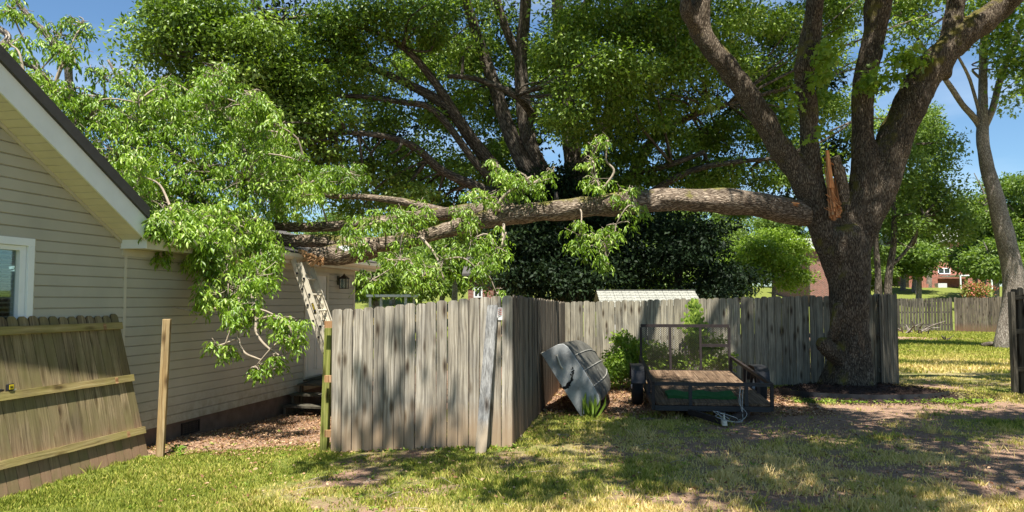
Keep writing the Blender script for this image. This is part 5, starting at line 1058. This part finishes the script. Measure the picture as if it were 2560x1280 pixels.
for (x, y, D, rx, ry), lb_ in zip(far, lab):
    zb = g(W(x, y, D)[0], D); b0 = W(x, y, D); k_ = D / FPX; t = thing('distant_tree', (b0[0], D, zb), lb_, 'tree', 'trees beyond the fences')
    m = MB(); m.tube(smooth_path([(b0[0], D, zb - .3), (b0[0] + .2, D, (zb + b0[2]) / 2), (b0[0] - .1, D, b0[2] + ry * k_ * .5)], [.25, .2, .08])[0], list(np.linspace(.28, .08, 11)), 8); 
    rr = np.random.default_rng(x)
    for q in range(7): e = b0 + rr.normal(size=3) * np.array((rx, 30, ry)) * k_ * .5; m.tube([(b0[0], D, b0[2] - ry * k_ * .5), (b0 + e) / 2, e], [.09, .06, .03], 6)
    m.build('trunk', M['bark_pale'], t)
    bl = []
    for q in range(9):
        u = nrm(rr.normal(size=3)) * rr.random() ** .4; bl.append((b0 + u * np.array((rx * k_, 3.0, ry * k_)) * .75, (rx * k_ * .42, 1.8, ry * k_ * .34)))
    bl.append((b0 - UP * ry * k_ * .5, (rx * k_ * .7, 2, ry * k_ * .3)))
    blobleaf('crown', bl, int(8000 + rx * ry * .5), .27, M['leaf_far'], t, per=50, clump=.75, seed=int(x), rb=.05)
# wooded mass far off so no bare horizon shows
bl = []
rr = np.random.default_rng(8)
for i in range(170): bl.append((np.array((rr.uniform(-70, 100), rr.uniform(100, 125), 6 + rr.uniform(0, 6))), (6, 4, 3.0)))
o = blobleaf('wood', bl, 70000, .75, M['leaf_far'], None, per=60, clump=1.8, seed=2, loc=(0, 110, 5)); tag(o, 'far-off wood closing the view beyond the houses', 'wood', kind='stuff')

# ------------------------------------------------------------------ neighbouring buildings
def house_box(name, x0, x1, ytop, ybot, D, dep, label, brick, roofm, roofh, roofover=.3, wins=(), rot=0):
    a = W(x0, ybot, D); b = W(x1, ybot, D); zt = W(x0, ytop, D)[2]; zb = g(a[0], D) - .3; t = thing(name, (a[0], D, zb), label, 'house')
    m = MB()
    wv_ = b[0] - a[0]
    for (o_, l_, d_) in (((a[0], D, zb), (wv_, 0, 0), (0, .2, 0)), ((b[0], D, zb), (0, dep, 0), (-.2, 0, 0)), ((a[0], D, zb), (0, dep, 0), (.2, 0, 0)), ((a[0], D + dep, zb), (wv_, 0, 0), (0, .2, 0))):
        o_ = np.array(o_, float); 
        if l_[1]: o_ = o_ + np.array((0, .2, 0)); l_ = (0, dep - .2, 0)
        m.box(o_, l_, (0, 0, zt - zb), d_)
    m.build('wall', brick, t)
    if roofh:
        m = MB(); y0, y1 = D - roofover, D + dep + .2 + roofover; xm0, xm1 = a[0] - roofover, b[0] + roofover; ym = (y0 + y1) / 2
        m.prism([(xm0, y0, zt), (xm0, y0, zt + .12), (xm0, ym, zt + roofh), (xm0, y1, zt + .12), (xm0, y1, zt)], (xm1 - xm0, 0, 0)); m.build('roof', roofm, t)
    for (wx0, wx1, wy0, wy1) in wins:
        m = MB(); p = W(wx0, wy1, D - .03); q = W(wx1, wy0, D - .03); fw = .07
        for (c0_, c1_) in (((p[0], p[2]), (q[0], p[2] + fw)), ((p[0], q[2] - fw), (q[0], q[2])), ((p[0], p[2] + fw), (p[0] + fw, q[2] - fw)), ((q[0] - fw, p[2] + fw), (q[0], q[2] - fw)), (((p[0] + q[0]) / 2 - fw / 2, p[2] + fw), ((p[0] + q[0]) / 2 + fw / 2, q[2] - fw))):
            m.box((c0_[0], D - .06, c0_[1]), (c1_[0] - c0_[0], 0, 0), (0, 0, c1_[1] - c0_[1]), (0, .055, 0))
        wo_ = m.build('window', M['white'], t); m = MB(); m.box((p[0] + fw, D - .03, p[2] + fw), (q[0] - p[0] - 2 * fw, 0, 0), (0, 0, q[2] - p[2] - 2 * fw), (0, .02, 0)); m.build('pane', M['dkglass'], wo_)
    return t
bh = house_box('brick_house', 2296, 2480, 606, 722, 80, 9, 'red brick house with outside steps seen far off beyond the far fence', M['brick'], M['shing_grey'], 2.0, wins=((2345, 2375, 670, 685), (2346, 2372, 620, 636)))
m = MB(); st_n = 10      # outside stair
for i in range(st_n):
    a = W(2262 + i * 7.2, 695 + i * 3.2 - 18 + 18, 79); zb = g(a[0], 79) - .2; p = W(2262 + i * 7.2, 692 + i * 3, 78.6); m.box((p[0], 77.8, zb), (.3, 0, 0), (0, 0, p[2] - zb), (0, 1.6, 0))
m.build('stair', M['brick'], bh)
m = MB(); a = W(2312, 690, 78); m.box(W(2400, 690, 76), (0.12, 0, 0), (0, 0, -1.6), (0, .12, 0)); m.box(W(2400, 690, 76), (3.2, 0, 0), (0, 0, .12), (0, 3.9, 0)); m.box(W(2478, 690, 76), (0.12, 0, 0), (0, 0, -1.6), (0, .12, 0)); m.build('porch', M['white'], bh)
m = MB(); m.cbox(W(2352, 718, 78.5), (.9, .7, .8)); m.build('air_unit', M['white2'], bh)
b2_ = house_box('brick_house', 2026, 2120, 622, 740, 62, 8, 'dark red brick house corner left of the broken tree trunk', M['brick_dark'], M['shing_grey'], 1.2)
m = MB(); a = W(2024, 622, 61.6); m.prism([a, W(2120, 622, 61.6), W(2120, 590, 61.6), W(2048, 592, 61.6)], (0, .1, 0)); m.build('gable', M['white2'], b2_)
house_box('brick_house', 1170, 1245, 690, 760, 40, 7, 'small brick cottage with white window behind the front fence corner', M['brick_dark'], M['shing_dark'], 1.2, wins=((1184, 1206, 716, 744),))
# shed with shingle roof just behind the back fence
sh0 = W(1503, 752, 19.2); sh1 = W(1762, 752, 19.2); rz = W(1600, 726, 20.3)[2]
sh = thing('shed', (sh0[0], 19.2, 0), 'low shed behind the back fence showing only its pale shingle roof', 'shed')
m = MB(); m.cbox(((sh0[0] + sh1[0]) / 2, 20.3, .80), (sh1[0] - sh0[0] - .3, 2.0, 1.55)); m.build('wall', M['white2'], sh)
m = MB(); x0, x1 = sh0[0], sh1[0]; xr0, xr1 = W(1508, 0, 20.3)[0], W(1757, 0, 20.3)[0]
for i in range(7):
    f0, f1 = i / 7, (i + 1) / 7; za = 1.60 + (rz - 1.60) * f0; zb = 1.60 + (rz - 1.60) * f1 - .0; ya = 19.15 + 1.15 * f0; yb = 19.15 + 1.15 * f1
    n_t = 12
    for j in range(n_t):
        xa = x0 + (x1 - x0) * j / n_t; xb = x0 + (x1 - x0) * (j + 1) / n_t - .006
        m.prism([(xa, ya - .01, za + .012), (xb, ya - .01, za + .012), (xb, yb, zb + .002), (xa, yb, zb + .002)], (0, 0, -.012))
m.prism([(x0, 20.302, rz), (x1, 20.302, rz), (x1, 21.45, 1.6), (x0, 21.45, 1.6)], (0, 0, -.02)); m.prism([(x0, 20.24, rz + .012), (x1, 20.24, rz + .012), (x1, 20.36, rz + .012), (x0, 20.36, rz + .012)], (0, 0, -.01)); m.build('roof', M['shing_grey'], sh)
cp_ = thing('carport', (W(970, 748, 32)[0], 32, 0), 'white flat-roofed carport low behind the fence beside the house corner', 'carport')
m = MB(); a = W(915, 741, 32); b = W(1022, 741, 32); m.box((a[0], 32, a[2] - .02), (b[0] - a[0], 0, 0), (0, 3, 0), (0, 0, .10)); m.build('roof', M['white'], cp_)
m = MB()
for xx in (a[0] + .1, b[0] - .2):
    for yy in (32.1, 34.8): m.box((xx, yy, -.1), (0, 0, a[2] + .06), (.1, 0, 0), (0, .1, 0))
m.build('post', M['white2'], cp_)

# ------------------------------------------------------------------ shrubs, vine, bed
def shrub(name, blobs, total, size, mat, label, cat='shrub', stemsn=9, **kw):
    c = np.mean([b[0] for b in blobs], axis=0); t = thing(name, (c[0], c[1], g(c[0], c[1])), label, cat); m = MB(); rr = np.random.default_rng(total)
    for i in range(stemsn):
        b_ = blobs[i % len(blobs)]; e = b_[0] + rr.normal(size=3) * np.array(b_[1]) * .4; s0_ = np.array((c[0] + rr.normal() * .12, c[1] + rr.normal() * .1, g(c[0], c[1]) - .03)); m.tube([s0_, (s0_ + e) / 2 + rr.normal(size=3) * .06, e], [.014, .010, .005], 5)
    m.build('stem', M['twig'], t); blobleaf('leaves', blobs, total, size, mat, t, **kw); return t
shrub('azalea_bush', [B(1540, 900, 15.6, 34, 40, .3), B(1575, 870, 15.9, 30, 34, .3), B(1560, 930, 15.7, 40, 30, .3), B(1530, 940, 15.4, 24, 26, .25), B(1585, 920, 15.9, 26, 40, .3), B(1550, 850, 16, 20, 18, .2)], 5200, .075, M['leaf_lime'], 'leafy green shrub between the boat and the trailer', clump=.14, per=22, T=T_SM, seed=21)
shrub('azalea_bush', [B(1640, 890, 16.0, 34, 34, .25), B(1700, 910, 16.0, 34, 30, .25), B(1760, 890, 16.0, 34, 34, .25), B(1735, 850, 16.1, 20, 24, .2), B(1650, 920, 16.0, 40, 22, .25), B(1790, 860, 16, 18, 24, .2), B(1810, 900, 16, 24, 24, .2)], 5600, .07, M['leaf_lime'], 'leafy green shrub growing behind the mesh gate of the trailer', clump=.14, per=22, seed=22, stemsn=12)
sv = thing('vine', (W(1735, 820, 16.6)[0], 16.6, 0), 'bright green creeper climbing over the tan back fence above the trailer gate', 'vine')
m = MB()
for xo in (-10, 4, 14): P, R = pxpath([(1735 + xo, 900, 16.45, 1.2), (1730 + xo, 840, 16.45, 1.1), (1738 + xo, 790, 16.45, 1), (1736 + xo * .7, 745, 16.5, .8)], 4); m.tube(P, R, 5)
m.build('stem', M['twig'], sv)
n_ = 230; rr = np.random.default_rng(3); t_ = rr.random(n_); cxx = 1735 + rr.normal(size=n_) * (8 + 8 * (t_ > .5)) ; cyy = 745 + 88 * t_
c = np.array([W(a, b, 16.42 - .04 * rr.random()) for a, b in zip(cxx, cyy)]); d = np.stack([rr.normal(size=n_) * .5, -np.ones(n_) * .4, -np.ones(n_)], 1); nn_ = np.stack([rr.normal(size=n_) * .3, -np.ones(n_), .5 + rr.normal(size=n_) * .3], 1)
V, F = leafset(c, d, nn_, np.full(n_, .10), np.full(n_, .07), T_LG); fastmesh('leaves', V, F, M['leaf_lime'], sv, {'rnd': np.repeat(rr.random(n_), 8)})
shrub('flowering_bush', [B(2435, 718, 50, 30, 16, .8), B(2420, 728, 50, 20, 12, .6), B(2455, 728, 50, 20, 12, .6)], 1600, .16, M['leaf_pink'], 'small bush with reddish flowers just over the far fence', clump=.3, per=20, seed=23)
# mulch bed round the tree
bd = thing('mulch_bed', (6.8, 14.7, 0), 'dark mulch mound edged with black strip around the foot of the broken tree', 'mulch bed')
vs = []; fs = []; nr, na = 14, 64
for i in range(nr + 1):
    for j in range(na):
        a = 2 * math.pi * j / na; r_ = i / nr; X_ = 6.7 + 1.75 * r_ * math.cos(a); Y_ = 14.75 + 1.25 * r_ * math.sin(a); vs.append((X_, Y_, g(X_, Y_) + .16 * (1 - r_ ** 3) + .03 * mnoise.noise(Vector((X_ * 6, Y_ * 6, 0))) + .0))
for i in range(nr):
    for j in range(na): fs.append((i * na + j, (i + 1) * na + j, (i + 1) * na + (j + 1) % na, i * na + (j + 1) % na))
m = MB(); m.add(vs, fs, [(0, 0, 0)] * len(vs)); m.build('mulch', M['mulch'], bd, smooth=True)
m = MB(); P = []
for j in range(30): a = math.radians(185 + j * 5.2); P.append((6.7 + 1.6 * math.cos(a), 14.75 + 1.12 * math.sin(a)))
for (p, q) in zip(P, P[1:]):
    za, zb = g(*p) - .02, g(*q) - .02; m.prism([(p[0], p[1], za), (q[0], q[1], zb), (q[0], q[1] + .01, zb + .15), (p[0], p[1] + .01, za + .15)], (0, .012, 0))
m.build('edging', M['black'], bd)
n_ = 5200; rr = np.random.default_rng(6); a = rr.random(n_) * 6.283; r_ = rr.random(n_) ** .5 * 1.15; X = 6.7 + 2.1 * r_ * np.cos(a); Y = 14.6 + 1.35 * r_ * np.sin(a); rq = np.sqrt(((X - 6.7) / 1.75) ** 2 + ((Y - 14.75) / 1.25) ** 2)
c = np.stack([X, Y, gz(X, Y) + .02 + .16 * np.clip(1 - rq ** 3, 0, 1) + .015 * rr.random(n_)], 1); V, F = leafset(c, rr.normal(size=(n_, 3)) * np.array((1, 1, .4)), rr.normal(size=(n_, 3)) + UP, .03 + .04 * rr.random(n_), .01 + .01 * rr.random(n_), T_SM)
o = fastmesh('wood_chips', V, F, M['mulch'], None, {'rnd': np.repeat(rr.random(n_), 4)}, loc=(6.7, 14.6, 0)); tag(o, 'dark wood chips scattered over the mound around the tree', 'wood chips', kind='stuff')
# weeds: leafy ground plants
def weeds(name, pts, label, size, nl, mat, up=.5, kind='stuff'):
    C_ = []; D_ = []; N_ = []; L_ = []; R_ = []; rr = np.random.default_rng(len(pts) * 3 + nl)
    for p in pts:
        for i in range(nl):
            h = rr.random() * 6.283; d = np.array((math.cos(h), math.sin(h), up * (.5 + rr.random()))); C_.append(np.array(p) + np.array((math.cos(h), math.sin(h), 0)) * size * .15 + UP * size * .35 * rr.random()); D_.append(d); N_.append(UP + rr.normal(size=3) * .3); L_.append(size * (.5 + .6 * rr.random())); R_.append(rr.random())
    L_ = np.array(L_); V, F = leafset(np.array(C_), np.array(D_), np.array(N_), L_, L_ * .34, T_LG); c0 = np.mean(C_, axis=0)
    o = fastmesh(name, V, F, mat, None, {'rnd': np.repeat(np.array(R_), 8)}, loc=c0); return tag(o, label, 'weeds', kind=kind)
rr = np.random.default_rng(14); pts = []
for _ in range(230):
    Yv = 5.9 + 6.5 * rr.random() ** 1.3; Xv = (rr.random() * 2 - 1) * Yv * .68
    if wall_n(Xv, Yv) > .4: pts.append((Xv, Yv, g(Xv, Yv)))
weeds('weeds', pts, 'small broadleaf weeds dotted through the yard grass', .055, 9, M['leaf_bush'], .6)
pts = [(5.0 + 3.6 * rr.random(), 13.35 + .45 * rr.random(), 0.0) for _ in range(150)]; weeds('ground_cover', pts, 'low green ground cover along the front of the mulch bed', .08, 7, M['leaf_bush'], .7)
pts = [GP(x, y) for x, y in ((440, 1130), (455, 1135), (448, 1125))]; o = weeds('weeds', pts, 'broadleaf weed clump at the foot of the lone post', .12, 10, M['leaf_bush'], .6)
pts = [(p_[0], p_[1], p_[2]) for p_ in (GP(x, 1125 + rr.uniform(-6, 8)) for x in np.linspace(830, 1290, 46))]; weeds('weeds', pts, 'tufts of weeds along the bottom of the grey front fence', .06, 8, M['leaf_bush'], .9)
# grass tuft in front of the boat
m = []; C_ = []; D_ = []; N_ = []
bc = GP(1478, 1045)
for i in range(26): h = rr.random() * 6.283; C_.append(bc + np.array((rr.normal() * .04, rr.normal() * .03, 0))); D_.append(np.array((math.cos(h) * .7, math.sin(h) * .7, .7 + rr.random()))); N_.append(np.array((math.cos(h), math.sin(h), .3)))
V, F = leafset(np.array(C_), np.array(D_), np.array(N_), .22 + .22 * rr.random(26), np.full(26, .022), T_LG); o = fastmesh('lily_plant', V, F, M['leaf_bush'], None, {'rnd': np.repeat(rr.random(26) * .5, 8)}, loc=bc); tag(o, 'strappy green plant growing at the lower corner of the boat', 'plant')
# debris in the far yard
m = MB()
for i in range(16): a = GP(2300 + rr.uniform(-50, 40), 832 + rr.uniform(-3, 4)); e = a + np.array((rr.normal() * .8, rr.normal() * .6, .2 + .5 * rr.random())); m.tube([a, (a + e) / 2 + UP * .08, e], [.05, .04, .015], 6)
o = m.build('branch_pile', M['bark_pale'], loc=GP(2300, 830)); tag(o, 'pile of cut branches lying at the base of the distant fence', 'branch pile')
m = MB(); a = GP(2455, 868); P, R = smooth_path([a + UP * .08, a + np.array((.4, .05, .12)), a + np.array((.95, .1, .1))], [.07, .1, .08]); m.tube(P, R, 10, wob=.2); o = m.build('log', M['bark_oak'], loc=a, smooth=True); tag(o, 'short brown log lying beside the leaning tree in the far yard', 'log')
m = MB(); a = GP(2362, 852)
for i in range(14): e = a + np.array((rr.normal() * .22, rr.normal() * .15, .08 + .18 * rr.random())); m.tube([a, e], [.03, .01], 5)
o = m.build('root_clump', M['bark_oak'], loc=a); tag(o, 'small dark stump clump on the sunny far lawn', 'stump')

# leaves and twigs dropped on the grass
n0 = 2600; X = -3.5 + 9 * rg.random(n0); Y = 6.5 + 7 * rg.random(n0); k = wall_n(X, Y) > .6; litter('dropped_leaves', X[k], Y[k], 'fallen dry leaves and bits scattered over the grass of the yard', .038, .03)
m = MB()
for i in range(70):
    X_, Y_ = random.uniform(-2.5, 6), random.uniform(6.3, 12.5); a = np.array((X_, Y_, g(X_, Y_) + .025)); h = random.random() * 6.28; l_ = random.uniform(.08, .3); e = a + np.array((math.cos(h), math.sin(h), .1 * random.random())) * l_
    m.tube([a, (a + e) / 2 + np.array((random.gauss(0, .015), random.gauss(0, .015), .01)), e], [.004, .003, .002], 4)
o = m.build('fallen_twigs', M['twig'], loc=(1, 9, 0)); tag(o, 'thin broken twigs scattered across the lawn', 'twigs', kind='stuff')

# longer grass tufts
rr = np.random.default_rng(31); nt_ = 620; Yt = 5.8 + 9 * rr.random(nt_) ** 1.2; Xt = (rr.random(nt_) * 2 - 1) * Yt * .69; ct, dt = covdry(Xt, Yt); kt = (wall_n(Xt, Yt) > .5) & (rr.random(nt_) < np.clip(.15 + .5 * sm((Xt + 1.5) / 2), 0, 1)) & (ct > .15)
Xt, Yt, dt = Xt[kt], Yt[kt], dt[kt]; nb = 46; n_ = len(Xt) * nb; sp = np.repeat(.03 + .09 * rr.random(len(Xt)), nb); X = np.repeat(Xt, nb) + rr.normal(size=n_) * sp; Y = np.repeat(Yt, nb) + rr.normal(size=n_) * sp; hh2 = np.repeat(.05 + .08 * rr.random(len(Xt)), nb) * (.5 + .7 * rr.random(n_))
base = np.stack([X, Y, gz(X, Y) - .005], 1); a = rr.random(n_) * 6.283; side = np.stack([np.cos(a), np.sin(a), 0 * a], 1) * .0045; b2 = rr.random(n_) * 6.283; ln = .2 + .7 * rr.random(n_)
lean = np.stack([np.cos(b2) * ln, np.sin(b2) * ln, np.ones(n_)], 1) * hh2[:, None]
V = np.stack([base - side, base + side, base + lean * .55 + side * .6 + np.array((0, 0, .01)), base + lean], 1).reshape(-1, 3); F = (np.array([(0, 1, 2), (0, 2, 3)])[None] + (np.arange(n_) * 4)[:, None, None]).reshape(-1, 3)
o = fastmesh('grass_tufts', V, F, M['grass'], attrs={'rnd': np.repeat(np.clip(np.repeat(dt + rr.normal(size=len(Xt)) * .2, nb) + rr.normal(size=n_) * .15, 0, 1), 4)}, loc=(0, 10, 0)); tag(o, 'longer tufts of grass standing up from the short lawn', 'grass', kind='stuff')
